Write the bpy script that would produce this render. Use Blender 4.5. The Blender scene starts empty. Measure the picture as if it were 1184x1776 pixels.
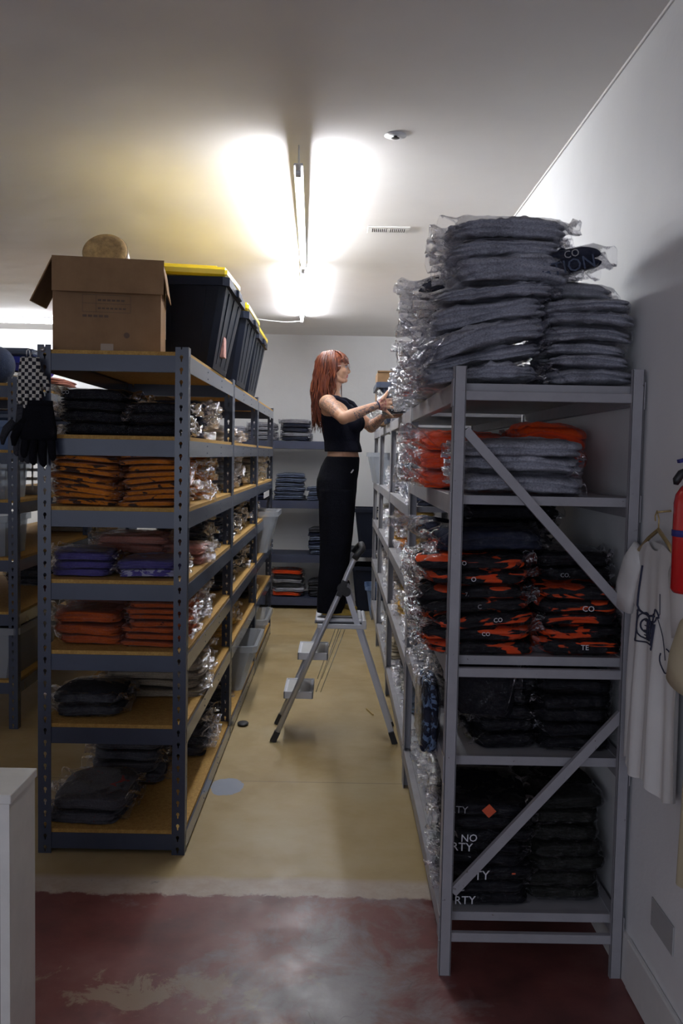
import bpy, math, random
import numpy as np
from mathutils import Vector, Matrix, Euler

random.seed(7)
S = bpy.context.scene
COL = S.collection
PI = math.pi

# ------------------------------------------------------------------ materials
MATS = {}

class NT:
    """small helper around a material's node tree"""
    def __init__(self, name):
        self.m = bpy.data.materials.new(name)
        self.m.use_nodes = True
        self.t = self.m.node_tree
        self.t.nodes.clear()
        self.out = self.t.nodes.new('ShaderNodeOutputMaterial')
        MATS[name] = self.m

    def n(self, kind, **kw):
        nd = self.t.nodes.new(kind)
        for k, v in kw.items():
            if k.startswith('_'):
                setattr(nd, k[1:], v)
            else:
                key = int(k[1:]) if k[0] == 'i' and k[1:].isdigit() else k.replace('__', ' ')
                self.set(nd.inputs[key], v)
        return nd

    def set(self, inp, v):
        if isinstance(v, bpy.types.NodeSocket):
            self.t.links.new(v, inp)
        elif isinstance(v, bpy.types.Node):
            self.t.links.new(v.outputs[0], inp)
        else:
            if inp.type == 'RGBA' and len(v) == 3:
                v = (*v, 1)
            inp.default_value = v

    def math(self, op, a, b=0.0, c=0.0):
        nd = self.n('ShaderNodeMath', _operation=op)
        self.set(nd.inputs[0], a); self.set(nd.inputs[1], b); self.set(nd.inputs[2], c)
        return nd.outputs[0]

    def ramp(self, fac, stops, interp='LINEAR'):
        nd = self.n('ShaderNodeValToRGB')
        cr = nd.color_ramp
        cr.interpolation = interp
        while len(cr.elements) < len(stops):
            cr.elements.new(0.5)
        for e, (p, c) in zip(cr.elements, stops):
            e.position = p
            e.color = (*c, 1) if len(c) == 3 else c
        self.set(nd.inputs[0], fac)
        return nd.outputs[0]

    def mix(self, fac, a, b, blend='MIX'):
        nd = self.n('ShaderNodeMix', _data_type='RGBA', _blend_type=blend)
        self.set(nd.inputs[0], fac); self.set(nd.inputs[6], a); self.set(nd.inputs[7], b)
        return nd.outputs[2]

    def noise(self, scale, detail=3.0, rough=0.55, vec=None, dist=0.0):
        nd = self.n('ShaderNodeTexNoise', Scale=scale, Detail=detail, Roughness=rough, Distortion=dist)
        if vec is not None:
            self.set(nd.inputs['Vector'], vec)
        return nd.outputs[0]

    def coord(self, which='Object'):
        return self.n('ShaderNodeTexCoord').outputs[which]

    def world(self):
        return self.n('ShaderNodeNewGeometry').outputs['Position']

    def xyz(self, v):
        s = self.n('ShaderNodeSeparateXYZ'); self.set(s.inputs[0], v)
        return s.outputs

    def bsdf(self, **kw):
        return self.n('ShaderNodeBsdfPrincipled', **kw)

    def bump(self, h, strength=0.3, dist=0.01):
        return self.n('ShaderNodeBump', Height=h, Strength=strength, Distance=dist).outputs[0]

    def end(self, sh):
        self.set(self.out.inputs[0], sh if isinstance(sh, bpy.types.NodeSocket) else sh.outputs[0])
        return self.m


def simple(name, col, rough=0.6, metal=0.0, var=0.12, bump=0.0, scale=12.0, coat=0.0, spec=0.5):
    t = NT(name)
    c = t.coord()
    nz = t.noise(scale, 4, 0.6, c)
    lo = tuple(max(0, x * (1 - var)) for x in col)
    hi = tuple(min(1, x * (1 + var)) for x in col)
    color = t.ramp(nz, [(0.3, lo), (0.7, hi)])
    kw = dict(Base__Color=color, Roughness=rough, Metallic=metal)
    b = t.bsdf(**kw)
    b.inputs['Coat Weight'].default_value = coat
    b.inputs['Specular IOR Level'].default_value = spec
    if bump:
        t.set(b.inputs['Normal'], t.bump(t.noise(scale * 6, 4, 0.6, c), bump, 0.004))
    return t.end(b)


def fabric(name, col, var=0.25, sheen=0.15, second=None, thr=0.5, pscale=9.0, stretch=(1, 1, 1), coat=0.0):
    """knitted or woven cloth; second = colour of a printed pattern"""
    t = NT(name)
    c = t.coord()
    nz = t.noise(160, 2, 0.5, c)
    nl = t.noise(14, 3, 0.55, c)
    f = t.math('ADD', t.math('MULTIPLY', nz, 0.55), t.math('MULTIPLY', nl, 0.45))
    lo = tuple(max(0, x * (1 - var)) for x in col)
    hi = tuple(min(1, x * (1 + var)) for x in col)
    color = t.ramp(f, [(0.35, lo), (0.65, hi)])
    if second is not None:
        mp = t.n('ShaderNodeMapping')
        t.set(mp.inputs[0], c)
        mp.inputs['Scale'].default_value = stretch
        oi = t.n('ShaderNodeObjectInfo')
        comb = t.n('ShaderNodeCombineXYZ')
        t.set(comb.inputs[0], t.math('MULTIPLY', oi.outputs['Random'], 37.0))
        t.set(comb.inputs[1], t.math('MULTIPLY', oi.outputs['Random'], 11.0))
        t.set(mp.inputs['Location'], comb.outputs[0])
        pn = t.noise(pscale, 2.5, 0.5, mp.outputs[0], 1.2)
        mask = t.ramp(pn, [(thr - 0.01, (0, 0, 0)), (thr + 0.01, (1, 1, 1))])
        color = t.mix(mask, color, second)
    b = t.bsdf(Base__Color=color, Roughness=0.95)
    b.inputs['Specular IOR Level'].default_value = 0.12
    b.inputs['Sheen Weight'].default_value = sheen if max(col) > 0.05 else 0.0
    b.inputs['Coat Weight'].default_value = coat
    t.set(b.inputs['Normal'], t.bump(t.math('ADD', nz, t.math('MULTIPLY', t.noise(38, 3, 0.6, c), 1.5)), 0.45, 0.004))
    return t.end(b)


def plastic_film(name, haze=0.05, tint=(0.85, 0.87, 0.93), gloss=0.9, rough=0.1):
    t = NT(name)
    c = t.coord()
    v = t.n('ShaderNodeTexVoronoi', _feature='F1', Scale=26.0)
    t.set(v.inputs['Vector'], c)
    n1 = t.noise(20, 3, 0.6, c, 1.5)
    n2 = t.noise(75, 2, 0.6, c, 0.8)
    h = t.math('ADD', t.math('MULTIPLY', v.outputs[0], 0.7), t.math('ADD', n1, t.math('MULTIPLY', n2, 0.35)))
    nrm = t.bump(h, 0.9, 0.02)
    fr = t.n('ShaderNodeFresnel', IOR=1.32)
    fac = t.math('MINIMUM', t.math('MULTIPLY', fr.outputs[0], gloss), 0.6)
    tr = t.n('ShaderNodeBsdfTransparent', Color=(0.97, 0.97, 0.98))
    gl = t.n('ShaderNodeBsdfGlossy', Color=(0.95, 0.96, 1), Roughness=rough)
    t.set(gl.inputs['Normal'], nrm)
    df = t.n('ShaderNodeBsdfDiffuse', Color=tint)
    t.set(df.inputs['Normal'], nrm)
    hz = t.ramp(n1, [(0.42, (haze * 0.2,) * 3), (0.66, (haze * 2.2,) * 3)])
    m1 = t.n('ShaderNodeMixShader'); t.set(m1.inputs[0], hz); t.set(m1.inputs[1], tr); t.set(m1.inputs[2], df)
    m2 = t.n('ShaderNodeMixShader'); t.set(m2.inputs[0], fac); t.set(m2.inputs[1], m1); t.set(m2.inputs[2], gl)
    return t.end(m2)


def holed_metal(name, col, px, pitch, half, rough=0.45, metal=0.2):
    """painted steel angle with real see-through keyhole slots; object space: x flange at y~0, y flange at x~0"""
    t = NT(name)
    c = t.coord()
    x, y, z = t.xyz(c)
    def slot(u, centre):
        a = t.math('DIVIDE', t.math('SUBTRACT', t.math('ABSOLUTE', u), centre), half)
        zz = t.math('SUBTRACT', t.math('FRACT', t.math('DIVIDE', z, pitch)), 0.5)
        b = t.math('DIVIDE', t.math('MULTIPLY', zz, pitch), half * 1.25)
        r1 = t.math('ADD', t.math('MULTIPLY', a, a), t.math('MULTIPLY', b, b))
        b2 = t.math('DIVIDE', t.math('ADD', t.math('MULTIPLY', zz, pitch), half * 1.6), half * 1.3)
        a2 = t.math('MULTIPLY', a, 2.2)
        r2 = t.math('ADD', t.math('MULTIPLY', a2, a2), t.math('MULTIPLY', b2, b2))
        return t.math('LESS_THAN', t.math('MINIMUM', r1, r2), 1.0)
    m = t.math('MAXIMUM', slot(x, px), slot(y, px))
    nz = t.noise(9, 4, 0.6, c)
    color = t.ramp(nz, [(0.3, tuple(v * 0.86 for v in col)), (0.7, tuple(min(1, v * 1.1) for v in col))])
    b = t.bsdf(Base__Color=color, Roughness=rough, Metallic=metal)
    tr = t.n('ShaderNodeBsdfTransparent')
    mx = t.n('ShaderNodeMixShader'); t.set(mx.inputs[0], m); t.set(mx.inputs[1], b); t.set(mx.inputs[2], tr)
    return t.end(mx)


def worn_paint(name, col, chip, rough=0.5, thr=0.66):
    t = NT(name)
    c = t.coord()
    nz = t.noise(7, 5, 0.65, c)
    ch = t.noise(34, 5, 0.7, c, 0.6)
    color = t.ramp(nz, [(0.3, tuple(v * 0.88 for v in col)), (0.7, tuple(min(1, v * 1.08) for v in col))])
    color = t.mix(t.ramp(ch, [(thr, (0, 0, 0)), (thr + 0.03, (1, 1, 1))]), color, chip)
    b = t.bsdf(Base__Color=color, Roughness=rough, Metallic=0.1)
    return t.end(b)


def particle_board(name, face, grain):
    t = NT(name)
    c = t.coord()
    v = t.n('ShaderNodeTexVoronoi', Scale=170.0); t.set(v.inputs['Vector'], c)
    nz = t.noise(60, 4, 0.7, c)
    color = t.mix(t.ramp(nz, [(0.35, (0, 0, 0)), (0.7, (1, 1, 1))]), face, grain)
    color = t.mix(t.math('MULTIPLY', v.outputs[0], 0.5), color, tuple(x * 0.5 for x in grain))
    b = t.bsdf(Base__Color=color, Roughness=0.8)
    return t.end(b)


def build_materials():
    t = NT('ceiling_paint')
    w = t.world()
    nz = t.noise(1.1, 5, 0.6, w)
    color = t.ramp(nz, [(0.3, (0.77, 0.745, 0.72)), (0.7, (0.83, 0.81, 0.79))])
    b = t.bsdf(Base__Color=color, Roughness=0.62)
    t.set(b.inputs['Normal'], t.bump(t.math('ADD', t.noise(1.6, 3, 0.5, w), t.math('MULTIPLY', t.noise(48, 3, 0.6, w), 0.03)), 0.22, 0.06))
    t.end(b)
    t = NT('wall_paint')
    w = t.world()
    color = t.ramp(t.noise(1.5, 4, 0.6, w), [(0.3, (0.78, 0.785, 0.79)), (0.7, (0.84, 0.845, 0.85))])
    b = t.bsdf(Base__Color=color, Roughness=0.55)
    t.set(b.inputs['Normal'], t.bump(t.noise(30, 3, 0.6, w), 0.12, 0.01))
    t.end(b)

    # painted floor: tan enamel beyond y = 3.5, pale bare strip, worn red in front
    t = NT('floor_paint')
    w = t.world()
    x, y, z = t.xyz(w)
    wob = t.math('MULTIPLY', t.math('SUBTRACT', t.noise(5.5, 5, 0.65, w), 0.5), 0.20)
    wob2 = t.math('MULTIPLY', t.math('SUBTRACT', t.noise(13, 5, 0.7, w), 0.5), 0.22)
    tan = t.ramp(t.noise(1.7, 5, 0.62, w), [(0.3, (0.37, 0.265, 0.115)), (0.55, (0.46, 0.355, 0.185)), (0.8, (0.52, 0.44, 0.28))])
    speck = t.ramp(t.noise(55, 4, 0.75, w), [(0.66, (0, 0, 0)), (0.72, (1, 1, 1))])
    tan = t.mix(t.math('MULTIPLY', speck, 0.55), tan, (0.17, 0.13, 0.09))
    # joint lines across the aisle
    for yy in (4.64, 9.40):
        ln = t.math('LESS_THAN', t.math('ABSOLUTE', t.math('SUBTRACT', t.math('ADD', y, t.math('MULTIPLY', wob, 0.05)), yy)), 0.005)
        tan = t.mix(t.math('MULTIPLY', ln, 0.5), tan, (0.16, 0.12, 0.09))
    # grey-blue spill
    dx = t.math('DIVIDE', t.math('ADD', x, 0.545), 0.085)
    dy = t.math('DIVIDE', t.math('SUBTRACT', y, 4.56), 0.12)
    dd = t.math('ADD', t.math('ADD', t.math('MULTIPLY', dx, dx), t.math('MULTIPLY', dy, dy)), t.math('MULTIPLY', wob2, 6.0))
    tan = t.mix(t.math('LESS_THAN', dd, 1.0), tan, (0.30, 0.33, 0.40))
    red = t.ramp(t.noise(2.3, 6, 0.65, w), [(0.25, (0.085, 0.032, 0.030)), (0.5, (0.19, 0.062, 0.056)), (0.8, (0.27, 0.13, 0.115))])
    # worn to pale concrete in blotches, mostly mid-aisle and near the camera
    px_ = t.math('DIVIDE', t.math('SUBTRACT', x, 0.03), 0.30)
    py_ = t.math('DIVIDE', t.math('SUBTRACT', y, 2.55), 0.75)
    dist = t.math('SQRT', t.math('ADD', t.math('MULTIPLY', px_, px_), t.math('MULTIPLY', py_, py_)))
    worn = t.math('SUBTRACT', t.noise(3.4, 7, 0.68, w, 0.4), t.math('MULTIPLY', t.math('MINIMUM', dist, 2.0), 0.17))
    wmask = t.ramp(worn, [(0.28, (0, 0, 0)), (0.46, (1, 1, 1))])
    px2 = t.math('DIVIDE', t.math('ADD', x, 0.55), 0.45)
    py2 = t.math('DIVIDE', t.math('SUBTRACT', y, 2.74), 0.16)
    dist2 = t.math('SQRT', t.math('ADD', t.math('MULTIPLY', px2, px2), t.math('MULTIPLY', py2, py2)))
    worn2 = t.math('SUBTRACT', t.noise(5.4, 7, 0.7, w, 0.5), t.math('MULTIPLY', t.math('MINIMUM', dist2, 3.0), 0.16))
    wmask2 = t.ramp(worn2, [(0.40, (0, 0, 0)), (0.45, (1, 1, 1))])
    pale = t.ramp(t.noise(9, 6, 0.7, w), [(0.3, (0.24, 0.235, 0.25)), (0.7, (0.36, 0.36, 0.37))])
    red = t.mix(t.math('MULTIPLY', wmask, 0.85), red, pale)
    red = t.mix(t.math('MULTIPLY', wmask2, 0.6), red, (0.36, 0.30, 0.21))
    crack = t.n('ShaderNodeTexVoronoi', _feature='DISTANCE_TO_EDGE', Scale=6.0)
    wv = t.n('ShaderNodeVectorMath', _operation='ADD')
    t.set(wv.inputs[0], w); nn = t.n('ShaderNodeTexNoise', Scale=9.0); t.set(nn.inputs['Vector'], w)
    sc = t.n('ShaderNodeVectorMath', _operation='SCALE'); t.set(sc.inputs[0], nn.outputs['Color']); sc.inputs['Scale'].default_value = 0.12
    t.set(wv.inputs[1], sc.outputs[0]); t.set(crack.inputs['Vector'], wv.outputs[0])
    ck = t.math('MULTIPLY', t.math('LESS_THAN', crack.outputs[0], 0.012), t.math('MULTIPLY', wmask, t.ramp(t.noise(4, 2, 0.5, w), [(0.5, (0, 0, 0)), (0.56, (0.7, 0.7, 0.7))])))
    red = t.mix(ck, red, (0.10, 0.08, 0.08))
    chips = t.ramp(t.noise(16, 5, 0.7, w, 0.5), [(0.68, (0, 0, 0)), (0.70, (1, 1, 1))])
    red = t.mix(t.math('MULTIPLY', chips, 0.6), red, (0.20, 0.17, 0.15))
    band = t.ramp(t.noise(11, 5, 0.7, w), [(0.35, (0.46, 0.36, 0.28)), (0.6, (0.55, 0.48, 0.41)), (0.75, (0.24, 0.21, 0.20))])
    ya = t.math('SUBTRACT', t.math('ADD', y, t.math('MULTIPLY', wob2, 0.5)), 3.40)
    fa = t.math('MINIMUM', t.math('MAXIMUM', t.math('MULTIPLY', ya, 60.0), 0.0), 1.0)
    yb = t.math('SUBTRACT', t.math('ADD', y, t.math('MULTIPLY', wob, 0.35)), 3.53)
    fb = t.math('MINIMUM', t.math('MAXIMUM', t.math('MULTIPLY', yb, 22.0), 0.0), 1.0)
    col = t.mix(fa, red, band)
    col = t.mix(fb, col, tan)
    rg = t.ramp(t.noise(6, 5, 0.6, w), [(0.3, (0.30,) * 3), (0.7, (0.50,) * 3)])
    b = t.bsdf(Base__Color=col, Roughness=rg)
    t.set(b.inputs['Normal'], t.bump(t.noise(14, 5, 0.6, w), 0.1, 0.01))
    t.end(b)

    simple('white_paint', (0.74, 0.735, 0.72), 0.5, var=0.05)
    simple('counter_paint', (0.76, 0.75, 0.70), 0.55, var=0.05)
    simple('counter_recess', (0.30, 0.29, 0.25), 0.6, var=0.05)
    holed_metal('blue_post_metal', (0.040, 0.050, 0.082), 0.030, 0.0505, 0.0068, 0.3, 0.0)
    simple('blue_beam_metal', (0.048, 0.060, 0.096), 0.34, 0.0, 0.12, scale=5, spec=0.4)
    simple('blue_lit_side_metal', (0.085, 0.10, 0.14), 0.17, 0.0, 0.12, scale=5, spec=1.0)  # same paint as the beams, base lightened to put the strip lights' glow into it
    simple('navy_beam_metal', (0.035, 0.043, 0.080), 0.5, 0.2, 0.15, scale=5)
    simple('dark_hole', (0.012, 0.012, 0.014), 0.8, var=0)
    worn_paint('grey_rack_paint', (0.36, 0.355, 0.38), (0.12, 0.10, 0.09))
    worn_paint('grey_shelf_paint', (0.42, 0.42, 0.44), (0.16, 0.14, 0.13), thr=0.70)
    particle_board('particle_board', (0.60, 0.37, 0.10), (0.40, 0.21, 0.045))
    t = NT('cardboard')
    c = t.coord()
    wv = t.n('ShaderNodeTexWave', Scale=55.0, Distortion=0.6); wv.bands_direction = 'X'; t.set(wv.inputs['Vector'], c)
    col = t.ramp(t.noise(8, 5, 0.6, c), [(0.3, (0.225, 0.130, 0.062)), (0.7, (0.29, 0.172, 0.085))])
    col = t.mix(t.math('MULTIPLY', wv.outputs[0], 0.12), col, (0.18, 0.10, 0.05))
    t.end(t.bsdf(Base__Color=col, Roughness=0.85))
    simple('cardboard_print', (0.13, 0.085, 0.06), 0.85, var=0.1)
    simple('packing_tape', (0.30, 0.21, 0.13), 0.35, var=0.05)
    simple('kraft_paper', (0.50, 0.33, 0.14), 0.8, var=0.3, bump=0.8, scale=40)
    simple('tub_black', (0.009, 0.012, 0.022), 0.45, var=0.1, spec=0.12)
    simple('tub_blue', (0.10, 0.16, 0.30), 0.4, var=0.1)
    simple('tub_navy', (0.045, 0.06, 0.10), 0.4, var=0.1)
    simple('lid_yellow', (0.85, 0.62, 0.015), 0.3, var=0.04)
    simple('bright_blue', (0.02, 0.03, 0.30), 0.4, var=0.05)
    simple('paper_white', (0.75, 0.74, 0.76), 0.7, var=0.03)
    simple('paper_red_print', (0.55, 0.28, 0.24), 0.7, var=0.3, scale=60)
    simple('paper_yellow', (0.85, 0.80, 0.10), 0.6, var=0.03)
    simple('aluminium', (0.58, 0.59, 0.64), 0.33, 0.4, 0.05)
    simple('ladder_plastic', (0.62, 0.63, 0.68), 0.4, var=0.04)
    simple('black_rubber', (0.02, 0.021, 0.025), 0.6, var=0.1)
    simple('steel', (0.6, 0.6, 0.6), 0.3, 0.9, 0.05)
    simple('brass', (0.62, 0.47, 0.22), 0.35, 0.6, 0.1)
    simple('extinguisher_red', (0.62, 0.012, 0.014), 0.25, var=0.04, coat=0.6)
    simple('hose_black', (0.015, 0.015, 0.018), 0.45, var=0.1)
    simple('pin_blue', (0.03, 0.03, 0.20), 0.5, var=0.1)
    simple('plate_grey', (0.42, 0.42, 0.42), 0.5, var=0.03)
    simple('vent_dark', (0.05, 0.045, 0.04), 0.7, var=0.1)
    simple('grille_white', (0.8, 0.79, 0.76), 0.5, var=0.03)
    simple('fixture_white', (0.72, 0.72, 0.74), 0.4, var=0.03)
    simple('ink_dark', (0.03, 0.035, 0.07), 0.8, var=0.2)
    simple('ink_white', (0.72, 0.72, 0.76), 0.8, var=0.05)
    simple('ink_grey', (0.30, 0.30, 0.32), 0.8, var=0.1)
    simple('ink_red', (0.65, 0.10, 0.04), 0.8, var=0.1)
    t = NT('tube_glow')
    t.end(t.n('ShaderNodeEmission', Color=(0.93, 0.95, 1.0), Strength=TUBE))
    t = NT('assumed_window_glass')  # glass meant for the assumed window behind the camera
    t.end(t.bsdf(Base__Color=(0.9, 0.95, 1), Roughness=0.05))

    fabric('cloth_grey', (0.33, 0.335, 0.38), 0.42)
    fabric('cloth_light_grey', (0.30, 0.30, 0.33), 0.3)
    fabric('cloth_mid_blue', (0.075, 0.095, 0.15), 0.35)
    fabric('cloth_navy', (0.016, 0.020, 0.042), 0.3)
    fabric('cloth_black', (0.006, 0.006, 0.009), 0.3, sheen=0.05)
    fabric('cloth_charcoal', (0.035, 0.036, 0.043), 0.35)
    fabric('cloth_olive', (0.014, 0.0145, 0.012), 0.35)
    fabric('cloth_orange', (0.90, 0.085, 0.008), 0.18)
    fabric('cloth_rust', (0.40, 0.075, 0.012), 0.25, second=(0.05, 0.012, 0.01), thr=0.70, pscale=8)
    fabric('cloth_amber', (0.56, 0.175, 0.010), 0.3, second=(0.05, 0.02, 0.01), thr=0.60, pscale=9, stretch=(1, 1, 2.5))
    fabric('cloth_salmon', (0.46, 0.185, 0.13), 0.2)
    fabric('cloth_pink', (0.55, 0.33, 0.29), 0.2)
    fabric('cloth_purple', (0.075, 0.060, 0.22), 0.25)
    fabric('cloth_lilac', (0.10, 0.075, 0.30), 0.2, second=(0.42, 0.40, 0.52), thr=0.50, pscale=22)
    fabric('cloth_beige', (0.33, 0.27, 0.19), 0.25)
    fabric('cloth_cream', (0.62, 0.54, 0.37), 0.15)
    fabric('cloth_yellow', (0.66, 0.38, 0.06), 0.2)
    fabric('cloth_white', (0.72, 0.70, 0.66), 0.08)
    fabric('cloth_flame', (0.010, 0.009, 0.012), 0.3, second=(0.80, 0.085, 0.015), thr=0.555, pscale=6.5, stretch=(1, 1, 4.0))
    fabric('cloth_grey_red', (0.085, 0.085, 0.10), 0.3, second=(0.30, 0.02, 0.015), thr=0.70, pscale=10)
    fabric('cloth_camo', (0.13, 0.14, 0.10), 0.3, second=(0.52, 0.48, 0.38), thr=0.52, pscale=22)
    fabric('cloth_tropical', (0.014, 0.017, 0.035), 0.3, second=(0.13, 0.20, 0.33), thr=0.55, pscale=22)
    fabric('cloth_blue_yellow', (0.20, 0.27, 0.36), 0.2, second=(0.72, 0.62, 0.10), thr=0.60, pscale=26)
    fabric('cloth_pale_print', (0.55, 0.52, 0.52), 0.2, second=(0.65, 0.18, 0.16), thr=0.66, pscale=26)
    simple('cotton_white', (0.72, 0.71, 0.69), 0.9, var=0.03)
    simple('cotton_cream', (0.60, 0.53, 0.36), 0.9, var=0.04)
    fabric('cloth_cap', (0.030, 0.040, 0.075), 0.25)
    # checkerboard glove
    t = NT('cloth_checker')
    c = t.coord()
    ck = t.n('ShaderNodeTexChecker', Scale=1.0 / 0.0145)
    mp = t.n('ShaderNodeMapping'); t.set(mp.inputs[0], c); mp.inputs['Location'].default_value = (0.0, 0.5, 0.0)
    mp.inputs['Scale'].default_value = (1, 0.001, 1)
    t.set(ck.inputs[0], mp.outputs[0])
    ck.inputs['Color1'].default_value = (0.012, 0.012, 0.02, 1); ck.inputs['Color2'].default_value = (0.58, 0.56, 0.50, 1)
    t.end(t.bsdf(Base__Color=ck.outputs[0], Roughness=0.9))

    plastic_film('clear_film', 0.005, gloss=1.0, rough=0.07)
    plastic_film('crinkled_film', 0.028, gloss=1.3, rough=0.11)
    plastic_film('milky_film', 0.16, rough=0.2)
    t = NT('milky_plastic')
    tr = t.n('ShaderNodeBsdfTransparent', Color=(0.85, 0.88, 0.92))
    df = t.bsdf(Base__Color=(0.62, 0.64, 0.68), Roughness=0.3)
    mx = t.n('ShaderNodeMixShader', i0=0.36); t.set(mx.inputs[1], tr); t.set(mx.inputs[2], df)
    t.end(mx)

    # skin with inked tattoos held in a colour attribute
    t = NT('skin')
    at_ = t.n('ShaderNodeAttribute', _attribute_name='ink')
    r, g, bl = t.xyz(at_.outputs['Vector'])
    c = t.coord()
    base = t.ramp(t.noise(30, 3, 0.5, c), [(0.3, (0.50, 0.275, 0.175)), (0.7, (0.58, 0.335, 0.225))])
    lips = t.mix(bl, base, (0.45, 0.13, 0.12))
    pat = t.ramp(t.noise(48, 3, 0.6, c, 1.8), [(0.47, (0, 0, 0)), (0.55, (1, 1, 1))])
    col = t.mix(t.math('MULTIPLY', t.math('MULTIPLY', r, pat), 0.95), lips, (0.075, 0.075, 0.10))
    pat2 = t.ramp(t.noise(70, 3, 0.6, c, 1.0), [(0.42, (0, 0, 0)), (0.58, (1, 1, 1))])
    col = t.mix(t.math('MULTIPLY', t.math('MULTIPLY', g, pat2), 0.75), col, (0.30, 0.05, 0.07))
    b = t.bsdf(Base__Color=col, Roughness=0.5)
    b.inputs['Subsurface Weight'].default_value = 0.08
    b.inputs['Subsurface Scale'].default_value = 0.01
    t.end(b)
    t = NT('hair_red')
    c = t.coord()
    x, y, z = t.xyz(c)
    mp = t.n('ShaderNodeMapping'); t.set(mp.inputs[0], c); mp.inputs['Scale'].default_value = (1, 1, 0.12)
    nz = t.noise(90, 3, 0.6, mp.outputs[0])
    col = t.ramp(nz, [(0.32, (0.035, 0.009, 0.006)), (0.52, (0.135, 0.030, 0.013)), (0.75, (0.31, 0.092, 0.028))])
    b = t.bsdf(Base__Color=col, Roughness=0.42)
    t.end(b)
    fabric('knit_black', (0.010, 0.011, 0.020), 0.3, sheen=0.1)
    fabric('trouser_black', (0.0055, 0.006, 0.010), 0.3, sheen=0.05)
    simple('shoe_yellow', (0.62, 0.42, 0.08), 0.7, var=0.2, scale=30)
    simple('shoe_sole', (0.62, 0.60, 0.56), 0.6, var=0.05)
    simple('glasses_metal', (0.25, 0.2, 0.2), 0.3, 0.8, 0.05)
    t = NT('lens')
    tr = t.n('ShaderNodeBsdfTransparent', Color=(0.93, 0.93, 0.96))
    gl = t.n('ShaderNodeBsdfGlossy', Roughness=0.03)
    mx = t.n('ShaderNodeMixShader', i0=0.15); t.set(mx.inputs[1], tr); t.set(mx.inputs[2], gl)
    t.end(mx)


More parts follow.
